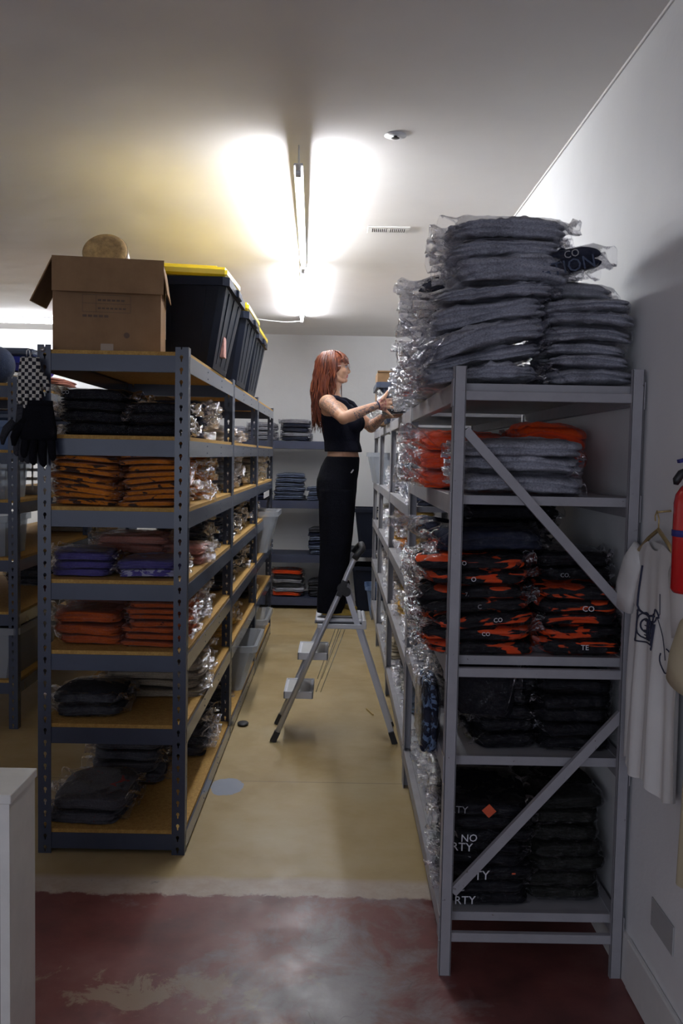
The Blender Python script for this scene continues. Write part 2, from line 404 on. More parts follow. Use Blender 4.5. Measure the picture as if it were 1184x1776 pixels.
# ------------------------------------------------------------------ mesh helpers
class MB:
    def __init__(self):
        self.v = []; self.f = []; self.m = []
        self.cur = 0

    def add(self, vs, fs):
        o = len(self.v)
        self.v += [tuple(p) for p in vs]
        self.f += [tuple(i + o for i in f) for f in fs]
        self.m += [self.cur] * len(fs)
        return self

    def box(self, a, b, bev=0.0, M=None):
        x0, y0, z0 = (min(a[i], b[i]) for i in range(3))
        x1, y1, z1 = (max(a[i], b[i]) for i in range(3))
        if bev <= 0:
            vs = [(x, y, z) for x in (x0, x1) for y in (y0, y1) for z in (z0, z1)]
            fs = [(0, 1, 3, 2), (4, 6, 7, 5), (0, 4, 5, 1), (2, 3, 7, 6), (0, 2, 6, 4), (1, 5, 7, 3)]
        else:
            c = bev
            vs = []
            idx = {}
            for ix in (0, 1):
                for iy in (0, 1):
                    for iz in (0, 1):
                        X = (x0, x1)[ix]; Y = (y0, y1)[iy]; Z = (z0, z1)[iz]
                        sx = c if ix == 0 else -c; sy = c if iy == 0 else -c; sz = c if iz == 0 else -c
                        for ax in range(3):
                            idx[(ix, iy, iz, ax)] = len(vs)
                            vs.append((X if ax == 0 else X + sx, Y if ax == 1 else Y + sy, Z if ax == 2 else Z + sz))
            fs = []
            g = lambda *k: idx[k]
            for s in (0, 1):
                fs.append((g(s, 0, 0, 0), g(s, 1, 0, 0), g(s, 1, 1, 0), g(s, 0, 1, 0)))
                fs.append((g(0, s, 0, 1), g(1, s, 0, 1), g(1, s, 1, 1), g(0, s, 1, 1)))
                fs.append((g(0, 0, s, 2), g(1, 0, s, 2), g(1, 1, s, 2), g(0, 1, s, 2)))
            for a_ in (0, 1):
                for b_ in (0, 1):
                    fs.append((g(0, a_, b_, 1), g(1, a_, b_, 1), g(1, a_, b_, 2), g(0, a_, b_, 2)))
                    fs.append((g(a_, 0, b_, 0), g(a_, 1, b_, 0), g(a_, 1, b_, 2), g(a_, 0, b_, 2)))
                    fs.append((g(a_, b_, 0, 0), g(a_, b_, 1, 0), g(a_, b_, 1, 1), g(a_, b_, 0, 1)))
            for ix in (0, 1):
                for iy in (0, 1):
                    for iz in (0, 1):
                        fs.append(tuple(g(ix, iy, iz, ax) for ax in range(3)))
        if M is not None:
            vs = [tuple(M @ Vector(p)) for p in vs]
        return self.add(vs, fs)

    def bar(self, p, q, w, h, up=(0, 0, 1)):
        """rectangular bar from p to q; w across, h along up"""
        p = Vector(p); q = Vector(q)
        d = (q - p).normalized()
        u = Vector(up)
        s = d.cross(u)
        if s.length < 1e-5:
            s = d.cross(Vector((1, 0, 0)))
        s.normalize(); u = s.cross(d)
        vs = [c + s * a * w / 2 + u * b * h / 2 for c in (p, q) for a, b in ((-1, -1), (1, -1), (1, 1), (-1, 1))]
        return self.add(vs, [(0, 1, 2, 3), (7, 6, 5, 4), (0, 4, 5, 1), (1, 5, 6, 2), (2, 6, 7, 3), (3, 7, 4, 0)])

    def tube(self, pts, r, seg=10, caps=True, flat=1.0, up=None):
        pts = [Vector(p) for p in pts]
        n = len(pts)
        rs = r if isinstance(r, (list, tuple)) else [r] * n
        vs = []
        ref = Vector(up) if up else None
        prev = None
        for i, p in enumerate(pts):
            d = (pts[min(i + 1, n - 1)] - pts[max(i - 1, 0)])
            if d.length < 1e-9:
                d = Vector((0, 0, 1))
            d.normalize()
            if prev is None:
                a = ref if ref is not None else (Vector((0, 0, 1)) if abs(d.z) < 0.9 else Vector((1, 0, 0)))
            else:
                a = prev
            s = d.cross(a)
            if s.length < 1e-5:
                s = d.cross(Vector((0, 1, 0)))
            s.normalize()
            a = s.cross(d).normalized(); prev = a
            for k in range(seg):
                t = 2 * PI * k / seg
                vs.append(p + s * math.cos(t) * rs[i] + a * math.sin(t) * rs[i] * flat)
        fs = [(i * seg + k, i * seg + (k + 1) % seg, (i + 1) * seg + (k + 1) % seg, (i + 1) * seg + k) for i in range(n - 1) for k in range(seg)]
        if caps:
            fs.append(tuple(reversed(range(seg)))); fs.append(tuple((n - 1) * seg + k for k in range(seg)))
        return self.add(vs, fs)

    def loft(self, rings, seg=24):
        """rings: (centre, rx, ry[, yaw]) horizontal ellipses"""
        vs = []
        for rg in rings:
            c, rx, ry = rg[:3]; yw = rg[3] if len(rg) > 3 else 0.0
            for k in range(seg):
                t = 2 * PI * k / seg
                x = rx * math.cos(t); y = ry * math.sin(t)
                vs.append((c[0] + x * math.cos(yw) - y * math.sin(yw), c[1] + x * math.sin(yw) + y * math.cos(yw), c[2]))
        n = len(rings)
        fs = [(i * seg + k, i * seg + (k + 1) % seg, (i + 1) * seg + (k + 1) % seg, (i + 1) * seg + k) for i in range(n - 1) for k in range(seg)]
        fs.append(tuple(reversed(range(seg)))); fs.append(tuple((n - 1) * seg + k for k in range(seg)))
        return self.add(vs, fs)

    def ellipsoid(self, c, r, M=None, seg=20, rings=12):
        vs = []
        for i in range(rings + 1):
            a = PI * i / rings
            for k in range(seg):
                t = 2 * PI * k / seg
                p = Vector((r[0] * math.sin(a) * math.cos(t), r[1] * math.sin(a) * math.sin(t), r[2] * math.cos(a)))
                if M is not None:
                    p = M @ p
                vs.append((c[0] + p[0], c[1] + p[1], c[2] + p[2]))
        fs = [(i * seg + k, (i + 1) * seg + k, (i + 1) * seg + (k + 1) % seg, i * seg + (k + 1) % seg) for i in range(rings) for k in range(seg)]
        return self.add(vs, fs)

    def lathe(self, prof, M=None, seg=28):
        """prof: (radius, height) pairs about local z"""
        vs = []
        for r, z in prof:
            for k in range(seg):
                t = 2 * PI * k / seg
                p = Vector((r * math.cos(t), r * math.sin(t), z))
                vs.append(tuple(M @ p) if M is not None else tuple(p))
        n = len(prof)
        fs = [(i * seg + k, i * seg + (k + 1) % seg, (i + 1) * seg + (k + 1) % seg, (i + 1) * seg + k) for i in range(n - 1) for k in range(seg)]
        fs.append(tuple(reversed(range(seg)))); fs.append(tuple((n - 1) * seg + k for k in range(seg)))
        return self.add(vs, fs)

    def frustum(self, b, t, z0, z1, wall=0.004, lip=0.0, rib=0):
        """open tub: b, t = (x0,x1,y0,y1) at the bottom and the top"""
        def ring(q, z, off):
            x0, x1, y0, y1 = q
            x0 += off; x1 -= off; y0 += off; y1 -= off
            c = 0.03
            return [(x0 + c, y0, z), (x1 - c, y0, z), (x1, y0 + c, z), (x1, y1 - c, z), (x1 - c, y1, z), (x0 + c, y1, z), (x0, y1 - c, z), (x0, y0 + c, z)]
        L = [ring(b, z0, 0), ring(t, z1, 0), ring(t, z1, wall), ring(b, z0 + wall, wall)]
        if lip:
            L = [ring(b, z0, 0), ring(t, z1 - 0.04, 0), ring(t, z1 - 0.04, -lip), ring(t, z1, -lip), ring(t, z1, wall), ring(b, z0 + wall, wall)]
        vs = [p for r in L for p in r]
        fs = [(i * 8 + k, i * 8 + (k + 1) % 8, (i + 1) * 8 + (k + 1) % 8, (i + 1) * 8 + k) for i in range(len(L) - 1) for k in range(8)]
        fs.append(tuple(reversed(range(8)))); fs.append(tuple((len(L) - 1) * 8 + k for k in range(8)))
        return self.add(vs, fs)


def make_mesh(name, vs, fs, mats, mi=None, smooth=False):
    me = bpy.data.meshes.new(name)
    me.from_pydata([tuple(map(float, p)) for p in vs], [], [tuple(int(i) for i in f) for f in fs])
    for m in (mats if isinstance(mats, (list, tuple)) else [mats]):
        me.materials.append(MATS[m])
    if mi is not None and any(mi):
        me.polygons.foreach_set('material_index', mi)
    if smooth:
        me.polygons.foreach_set('use_smooth', [True] * len(me.polygons))
    me.update()
    return me


def obj(name, mb, mats, parent=None, origin=None, smooth=False):
    """one mesh object from an MB in world coordinates; its origin sits at `origin`"""
    if origin is None:
        if parent is not None:
            origin = parent['_o'] if '_o' in parent else (0, 0, 0)
        else:
            xs = np.array(mb.v, float)
            origin = ((xs[:, 0].min() + xs[:, 0].max()) / 2, (xs[:, 1].min() + xs[:, 1].max()) / 2, xs[:, 2].min())
    ox, oy, oz = origin
    vs = [(p[0] - ox, p[1] - oy, p[2] - oz) for p in mb.v]
    me = make_mesh(name, vs, mb.f, mats, mb.m, smooth)
    o = bpy.data.objects.new(name, me)
    COL.objects.link(o)
    if parent is not None:
        o.parent = parent
        po = ORG.get(parent.name, (0, 0, 0))
        o.location = (ox - po[0], oy - po[1], oz - po[2])
    else:
        o.location = origin
    ORG[o.name] = tuple(origin)
    return o


ORG = {}


def part(name, mb, mats, parent, smooth=False, origin=None):
    return obj(name, mb, mats, parent, origin if origin is not None else ORG[parent.name], smooth)


def thing(name, label, cat, loc, group=None):
    o = bpy.data.objects.new(name, None)
    COL.objects.link(o)
    o.location = loc
    o.empty_display_size = 0.05
    ORG[o.name] = tuple(loc)
    return tag(o, label, cat, group)


def tag(o, label, cat, group=None):
    n = len(label.replace(',', ' ').split())
    if n < 4 or n > 16:
        print('LABEL LENGTH', n, label)
    if label in LABELS:
        print('DUPLICATE LABEL', label)
    LABELS.add(label)
    o['label'] = label; o['category'] = cat
    if group:
        o['group'] = group
    return o


LABELS = set()


def struct(name, mb, mat, smooth=False, origin=(0, 0, 0)):
    o = obj(name, mb, mat, None, origin, smooth)
    o['kind'] = 'structure'
    return o


# ------------------------------------------------------------------ soft goods
TOPO = {}


def cube_topo(nx, ny, nz):
    key = (nx, ny, nz)
    if key in TOPO:
        return TOPO[key]
    idx = {}; pts = []; fs = []
    def vid(i, j, k):
        q = (i, j, k)
        if q not in idx:
            idx[q] = len(pts); pts.append((2 * i / nx - 1, 2 * j / ny - 1, 2 * k / nz - 1))
        return idx[q]
    for i in range(nx):
        for j in range(ny):
            fs.append((vid(i, j, nz), vid(i + 1, j, nz), vid(i + 1, j + 1, nz), vid(i, j + 1, nz)))
            fs.append((vid(i, j, 0), vid(i, j + 1, 0), vid(i + 1, j + 1, 0), vid(i + 1, j, 0)))
    for i in range(nx):
        for k in range(nz):
            fs.append((vid(i, 0, k), vid(i + 1, 0, k), vid(i + 1, 0, k + 1), vid(i, 0, k + 1)))
            fs.append((vid(i, ny, k), vid(i, ny, k + 1), vid(i + 1, ny, k + 1), vid(i + 1, ny, k)))
    for j in range(ny):
        for k in range(nz):
            fs.append((vid(0, j, k), vid(0, j, k + 1), vid(0, j + 1, k + 1), vid(0, j + 1, k)))
            fs.append((vid(nx, j, k), vid(nx, j + 1, k), vid(nx, j + 1, k + 1), vid(nx, j, k + 1)))
    TOPO[key] = (np.array(pts), fs)
    return TOPO[key]


def smooth_noise(P, rng, freq, n=5):
    out = np.zeros(len(P))
    for _ in range(n):
        d = rng.normal(size=3); d /= np.linalg.norm(d)
        d2 = rng.normal(size=3); d2 /= np.linalg.norm(d2)
        out += np.sin(P @ d * freq * rng.uniform(0.7, 1.4) + rng.uniform(0, 6.3) + 1.3 * np.sin(P @ d2 * freq * 0.6 + rng.uniform(0, 6.3)))
    return out / n


def ridge_noise(P, rng, freq, n=4):
    out = np.zeros(len(P))
    for _ in range(n):
        d = rng.normal(size=3); d /= np.linalg.norm(d)
        d2 = rng.normal(size=3); d2 /= np.linalg.norm(d2)
        s = np.sin(P @ d * freq * rng.uniform(0.7, 1.4) + rng.uniform(0, 6.3) + 1.6 * np.sin(P @ d2 * freq * 0.5 + rng.uniform(0, 6.3)))
        out += 1 - 2 * np.abs(s) ** 0.6
    return out / n


def garment_shape(w, d, h, rng, folds=3, wr=1.0, res=(24, 24, 12)):
    T, fs = cube_topo(*res)
    nrm = (np.abs(T) ** 5).sum(1) ** (1 / 5)
    Q = T / nrm[:, None]
    # squarer in plan, rounder in section
    side = np.maximum(np.abs(T[:, 0]), np.abs(T[:, 1]))
    edge = np.clip((side - 0.75) / 0.25, 0, 1)
    P = Q * np.array([w, d, h]) / 2
    ang = np.arctan2(P[:, 1], P[:, 0])
    crease = np.zeros(len(T))
    for k in range(1, folds):
        sk = -1 + 2 * k / folds + 0.14 * np.sin(ang * 2 + rng.uniform(0, 6.3)) + 0.08 * np.sin(ang * 5 + rng.uniform(0, 6.3))
        crease += np.exp(-((T[:, 2] - sk) / 0.16) ** 2)
    inset = 1 - edge * crease * min(0.020, h * 0.36) / (min(w, d) / 2)
    P[:, 0] *= inset; P[:, 1] *= inset
    for k in range(folds):
        # each folded layer ends at its own length
        band = np.exp(-((T[:, 2] - (-1 + (2 * k + 1) / folds)) / (0.8 / folds)) ** 2) * edge
        P[:, 0] *= 1 + band * rng.uniform(-0.03, 0.03); P[:, 1] *= 1 + band * rng.uniform(-0.03, 0.03)
    r2 = (P[:, 0] / (w / 2)) ** 2 + (P[:, 1] / (d / 2)) ** 2
    P[:, 2] *= 1 - 0.10 * np.clip(r2 - 0.6, 0, 1.2)
    N = Q / np.linalg.norm(Q, axis=1)[:, None]
    a1 = 0.0058 * wr * min(1.0, h / 0.05); a2 = 0.0038 * wr * min(1.0, h / 0.05)
    P += N * (a1 * smooth_noise(P, rng, 22) + a2 * ridge_noise(P, rng, 48))[:, None]
    P[:, 2] += 0.16 * h * smooth_noise(P * np.array([1, 1, 0.2]), rng, 11)
    P[:, 2] -= 0.10 * h * np.clip(r2, 0, 2) ** 2
    return P, fs


def bag_shape(w, d, h, rng, ext=(0.04, 0.04), crump=1.0, res=(34, 22, 8)):
    T, fs = cube_topo(*res)
    nrm = (np.abs(T) ** 6).sum(1) ** (1 / 6)
    Q = T / nrm[:, None]
    wx = w / 2 + 0.004
    P = Q * np.array([wx, d / 2 + 0.007, h / 2 + 0.004])
    u = T[:, 0]
    for sgn, e in ((1, ext[1]), (-1, ext[0])):
        if e <= 0:
            continue
        q = np.clip((u * sgn - 0.72) / 0.28, 0, 1)
        P[:, 0] += sgn * e * q
        sq = 1 - 0.9 * np.clip((q - 0.15) / 0.6, 0, 1)
        ph = rng.uniform(0, 6.3); am = rng.uniform(-0.3, 0.45)
        mid = h * (am * q + 0.35 * q * np.sin(P[:, 1] * 34 + ph) + 0.2 * q * np.sin(P[:, 1] * 80 + ph))
        P[:, 2] = P[:, 2] * sq + mid
        P[:, 1] *= 1 - 0.12 * q * rng.uniform(0, 1)
    N = Q / np.linalg.norm(Q, axis=1)[:, None]
    endq = np.clip((np.abs(u) - 0.6) / 0.4, 0, 1)
    amp = (0.0020 + 0.0055 * endq) * crump
    P += N * (amp * ridge_noise(P, rng, 75) + 0.5 * amp * ridge_noise(P, rng, 150) + 0.4 * amp * smooth_noise(P, rng, 40))[:, None]
    return P, fs


SEED = [1]


def text_mesh(body, size, extrude=0.0004, shear=0.0):
    cu = bpy.data.curves.new('lettering', 'FONT')
    cu.body = body; cu.size = size; cu.extrude = extrude; cu.align_x = 'CENTER'; cu.align_y = 'CENTER'; cu.resolution_u = 2
    tmp = bpy.data.objects.new('tmp_text', cu)
    COL.objects.link(tmp)
    dg = bpy.context.evaluated_depsgraph_get()
    me = bpy.data.meshes.new_from_object(tmp.evaluated_get(dg))
    bpy.data.objects.remove(tmp); bpy.data.curves.remove(cu)
    vs = [tuple(v.co) for v in me.vertices]; fs = [tuple(p.vertices) for p in me.polygons]
    bpy.data.meshes.remove(me)
    return vs, fs


def lettering(parent, name, body, size, mat, M):
    vs, fs = text_mesh(body, size)
    vs = [tuple(M @ Vector(p)) for p in vs]
    me = make_mesh(name, vs, fs, mat)
    o = bpy.data.objects.new(name, me); COL.objects.link(o); o.parent = parent
    return o


def soft(name, label, cat, mat, loc, size, rot=(0, 0, 0), folds=3, film='clear_film', ext=(0.03, 0.03), group=None,
         wr=1.0, crump=1.0, res=None, letters=None):
    """one folded garment (top-level) with its plastic bag as a child"""
    SEED[0] += 1
    rng = np.random.default_rng(SEED[0])
    w, d, h = size
    if res is None:
        res = (24, 24, 12) if h > 0.035 else (22, 22, 8)
    P, fs = garment_shape(w, d, h, rng, folds, wr, res)
    P[:, 2] -= P[:, 2].min()
    me = make_mesh(name, P, fs, mat, smooth=True)
    o = bpy.data.objects.new(name, me); COL.objects.link(o)
    o.location = loc; o.rotation_euler = rot
    tag(o, label, cat, group)
    if film:
        B, bf = bag_shape(w, d, h, rng, ext, crump)
        B[:, 2] += h / 2
        bm = make_mesh('plastic_bag', B, bf, film, smooth=True)
        b = bpy.data.objects.new('plastic_bag', bm); COL.objects.link(b); b.parent = o
    if letters:
        for txt, size_, lm, x, z in letters:
            lettering(o, 'printed_letters', txt, size_, lm, Matrix.Translation((x, -d / 2 - 0.007, z)) @ Matrix.Rotation(PI / 2, 4, 'X'))
    return o


ORD = ['bottommost', 'second', 'third', 'fourth', 'fifth', 'sixth', 'seventh', 'eighth', 'ninth', 'tenth']


def pile(name, look, cat, where, mat, x, y, z, w, d, hs, rz=0.0, lean=(0, 0), jit=0.012, film='clear_film',
         ext=(0.03, 0.03), tilt=0.0, rise=0.0, folds=3, wr=1.0, crump=1.0, mats=None, looks=None, res=None, letters=None, sag=0.97):
    """a pile of separate bagged garments, each its own object with its own label"""
    n = len(hs)
    r = random.Random(hash_str(where) + 3)
    for i, h in enumerate(hs):
        f = i / max(1, n - 1)
        if n == 1:
            o_ = ''
            lab = f'{looks[i] if looks else look}, alone {where}'
        else:
            o_ = 'topmost' if i == n - 1 else (ORD[i] if i == 0 else ORD[i] + ' up')
            w0 = where.split()[0].rstrip(',')
            link = '' if w0 in ('in', 'inside', 'beyond') else ('of pile at' if w0 in ('near', 'middle', 'far') else ('of pile on' if w0 in ('fourth', 'bottom', 'low') and 'pile' not in where else 'in'))
            lab = f'{looks[i] if looks else look}, {o_} {link} {where}'.replace('  ', ' ')
        g = where
        mt = mats[i] if mats else mat
        soft(name, lab, cat, mt,
             (x + lean[0] * f + r.uniform(-jit, jit), y + lean[1] * f + r.uniform(-jit, jit), z),
             (w * r.uniform(0.95, 1.03), d * r.uniform(0.95, 1.03), h),
             (rise + r.uniform(-0.015, 0.015), tilt * (0.3 + 0.7 * math.sin(PI * min(1, f * 1.1))) + r.uniform(-0.015, 0.015), rz + r.uniform(-0.13, 0.13)),
             folds, film, ext, look.split(',')[0] + ' pile ' + where if n > 2 else None, wr, crump, res,
             letters.get(i) if letters else None)
        z += h * sag


def hash_str(s):
    v = 0
    for ch in s:
        v = (v * 131 + ord(ch)) % 1000003
    return v


TUBE = 128.0
build_materials()

# ------------------------------------------------------------------ the room
XR = 0.975; XL = -6.6; YB = 10.6; YF = -4.2; HC = 3.09
struct('floor', MB().box((XL, YF, -0.1), (XR + 0.1, YB + 0.1, 0)), 'floor_paint')
struct('ceiling', MB().box((XL, YF, HC), (XR + 0.1, YB + 0.1, HC + 0.1)), 'ceiling_paint')
struct('wall_right', MB().box((XR, YF, 0), (XR + 0.1, YB, HC)), 'wall_paint')
struct('wall_left', MB().box((XL - 0.1, YF, 0), (XL, YB, HC)), 'wall_paint')
struct('wall_back', MB().box((XL, YB, 0), (XR, YB + 0.1, HC)), 'wall_paint')
# wall behind the photographer, with an assumed, unseen window added for front daylight
wf = MB()
WX0, WX1, WZ0, WZ1 = -4.6, 0.3, 0.7, 2.5
wf.box((XL, YF - 0.1, 0), (WX0, YF, HC)); wf.box((WX1, YF - 0.1, 0), (XR, YF, HC))
wf.box((WX0, YF - 0.1, 0), (WX1, YF, WZ0)); wf.box((WX0, YF - 0.1, WZ1), (WX1, YF, HC))
struct('wall_front', wf, 'wall_paint')
fr = MB()
for x in (WX0, (WX0 + WX1) / 2, WX1):
    fr.box((x - 0.03, YF - 0.07, WZ0), (x + 0.03, YF - 0.02, WZ1))
for z in (WZ0, WZ1):
    fr.box((WX0, YF - 0.07, z - 0.03), (WX1, YF - 0.02, z + 0.03))
struct('assumed_window_1', fr, 'white_paint')  # frame of the assumed window; no such opening is in view
struct('baseboard_right', MB().box((XR - 0.016, YF, 0), (XR, 2.84, 0.165), 0.004).box((XR - 0.012, 2.84, 0), (XR, YB, 0.16)), 'white_paint')
struct('baseboard_back', MB().box((XL, YB - 0.014, 0), (XR - 0.02, YB, 0.12), 0.004), 'white_paint')
struct('trim_1', MB().tube([(XR - 0.004, YF, HC - 0.004), (XR - 0.004, YB, HC - 0.004)], 0.006, 6), 'ceiling_paint')

# ------------------------------------------------------------------ lights
def tube_light(label, p, q, drop_p, drop_q):
    """strip light: opaque channel above a glowing tube, on short hangers"""
    p = Vector(p); q = Vector(q)
    d = (q - p).normalized()
    t = thing('strip_light', label, 'ceiling light', tuple((p + q) / 2), 'fluorescent strip lights on the ceiling')
    up = Vector((0, 0, 1))
    hs = MB().bar(p + up * 0.027, q + up * 0.027, 0.040, 0.010)
    part('channel', hs, 'fixture_white', t)
    part('tube', MB().tube([p + d * 0.03, q - d * 0.03], 0.014, 14), 'tube_glow', t, True)
    for e, s in ((p, -1), (q, 1)):
        part('end_cap', MB().bar(e - d * 0.030 * s, e + d * 0.004 * s, 0.026, 0.044).tube([e + up * 0.02 + d * 0.012 * s, e - up * 0.006 + d * 0.012 * s], 0.012, 10), 'steel', t)
    for f in (0.03, 0.97):
        c = p.lerp(q, f)
        part('hanger', MB().tube([(c.x, c.y, c.z + 0.034), (c.x, c.y, HC - 0.001)], 0.004, 6), 'steel', t)
    return t

tube_light('near long strip light hanging over the aisle from the ceiling', (-0.205, 4.08, 2.955), (-0.283, 6.56, 3.045), 0, 0)
tube_light('far strip light over the aisle, end on to the near one', (-0.289, 6.68, 3.045), (-0.400, 9.15, 3.045), 0, 0)
tube_light('strip light running crosswise at the back, left of the cardboard box', (-2.95, 9.62, 3.04), (-5.35, 9.52, 3.04), 0, 0)
tag(obj('light_cord', MB().tube([(-0.41, 9.17, 3.04), (-0.55, 9.2, 3.03), (-0.75, 9.2, 3.045), (-1.0, 9.18, 3.07), (-1.4, 9.15, 3.083)], 0.006, 6), 'fixture_white', smooth=True),
    'thin white cord trailing left from the far strip light', 'cord')

v = thing('ceiling_vent', 'white rectangular air vent in the ceiling right of the strip lights', 'vent', (0.27, 5.63, HC))
part('frame', MB().box((0.145, 5.555, HC - 0.008), (0.400, 5.70, HC - 0.0005), 0.002), 'grille_white', v)
part('backing', MB().box((0.168, 5.59, HC - 0.0095), (0.268, 5.67, HC - 0.008)).box((0.277, 5.59, HC - 0.0095), (0.377, 5.67, HC - 0.008)), 'vent_dark', v)
sl = MB()
for x0 in (0.168, 0.277):
    for i in range(9):
        sl.box((x0 + i * 0.0118, 5.59, HC - 0.013), (x0 + i * 0.0118 + 0.005, 5.67, HC - 0.0095))
part('louvre', sl, 'grille_white', v)
v = thing('sprinkler', 'small round sprinkler head recessed in the ceiling', 'sprinkler', (0.215, 4.0, HC))
part('escutcheon', MB().lathe([(0.048, -0.006), (0.045, -0.001), (0.02, -0.0005)], Matrix.Translation((0.215, 4.0, HC))), 'fixture_white', v, True)
part('head', MB().lathe([(0.010, -0.016), (0.018, -0.015), (0.008, -0.012), (0.008, -0.006), (0.03, -0.0055), (0.03, -0.003)], Matrix.Translation((0.215, 4.0, HC))), 'vent_dark', v, True)

def area(name, loc, rot, sx, sy, power, col):
    l = bpy.data.lights.new(name, 'AREA'); l.shape = 'RECTANGLE'; l.size = sx; l.size_y = sy; l.energy = power; l.color = col
    o = bpy.data.objects.new(name, l); COL.objects.link(o); o.location = loc; o.rotation_euler = rot
    return o
area('assumed_daylight_fill', ((WX0 + WX1) / 2, YF - 0.15, (WZ0 + WZ1) / 2), (PI / 2, 0, 0), WX1 - WX0, WZ1 - WZ0, 78, (0.78, 0.84, 1.0))  # added cool fill light, standing in for daylight through the assumed window

W = bpy.data.worlds.new('world'); S.world = W; W.use_nodes = True
W.node_tree.nodes['Background'].inputs[0].default_value = (0.55, 0.65, 0.85, 1)
W.node_tree.nodes['Background'].inputs[1].default_value = 0.4

# ------------------------------------------------------------------ left racks (blue-grey boltless)
def blue_rack(label, x0, x1, y0, y1, H, levels, group, post='blue_post_metal', beam='blue_beam_metal', fw=0.055, board='particle_board'):
    """levels: heights of the board tops"""
    t = thing('storage_rack', label, 'shelf', ((x0 + x1) / 2, (y0 + y1) / 2, 0), group)
    th = 0.003
    for px, sx in ((x0, 1), (x1, -1)):
        for py, sy in ((y0, 1), (y1, -1)):
            m = MB().box((px, py, 0), (px + sx * fw, py + sy * th, H)).box((px, py + sy * th, 0), (px + sx * th, py + sy * 0.052, H))
            o = part('post', m, post, t, origin=(px, py, 0))
    rv = 0.0035
    for z in levels:
        hb = 0.068; zt = z - 0.016
        b = part('shelf_board', MB().box((x0 + 0.006, y0 + 0.008, z - 0.018), (x1 - 0.006, y1 - 0.008, z)), board, t)
        m = MB().box((x0 + 0.045, y0 + 0.004, zt - hb), (x1 - 0.045, y0 + 0.009, zt)).box((x0 + 0.045, y0 + 0.009, zt - hb), (x1 - 0.045, y0 + 0.028, zt - hb + 0.003))
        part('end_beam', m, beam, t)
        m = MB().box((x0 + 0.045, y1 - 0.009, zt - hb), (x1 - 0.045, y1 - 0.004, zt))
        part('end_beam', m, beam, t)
        for px, sx in ((x0, 1), (x1, -1)):
            m = MB().box((px - sx * 0.001, y0 + 0.03, zt - hb), (px + sx * 0.004, y1 - 0.03, zt)).box((px + sx * 0.004, y0 + 0.03, zt - 0.002), (px + sx * 0.02, y1 - 0.03, zt))
            for yy in (y0 + 0.55, y0 + 1.05):
                for dz in (0.018, 0.05):
                    m.tube([(px - sx * 0.003, yy, zt - dz), (px, yy, zt - dz)], rv, 6)
            part('side_beam', m, 'blue_lit_side_metal' if beam == 'blue_beam_metal' else beam, t)
    return t

LZ = [2.118, 1.771, 1.474, 1.169, 0.870, 0.558, 0.104]
LX0, LX1, LY = -1.245, -0.625, 3.752
BY = [LY, LY + 1.602, LY + 3.205, LY + 4.808]
g = 'blue-grey steel racks with chipboard shelves left of the aisle'
blue_rack('tall blue-grey steel rack nearest the camera, cardboard box on top', LX0, LX1, BY[0], BY[1] - 0.004, 2.137, LZ, g)
blue_rack('middle blue-grey rack along the aisle, behind the cardboard box rack', LX0, LX1, BY[1], BY[2] - 0.004, 2.137, LZ, g)
blue_rack('farthest blue-grey rack along the aisle, next to the back wall shelving', LX0, LX1, BY[2], BY[3], 2.137, LZ, g)
# rack row in the next aisle
g2 = 'dark steel racks in the next aisle to the left'
L2Z = [2.10, 1.73, 1.46, 1.12, 0.86, 0.50, 0.12]
L2 = [2.10, 1.70, 1.40, 1.05, 0.72, 0.30]
blue_rack('dark steel rack glimpsed past the checkered glove, dark cap on top', -2.75, -1.93, 5.45, 7.04, 2.137, L2, g2)
blue_rack('dark steel rack in the next aisle, folded pink clothes on its top', -2.75, -1.93, 7.05, 8.64, 2.137, L2, g2)

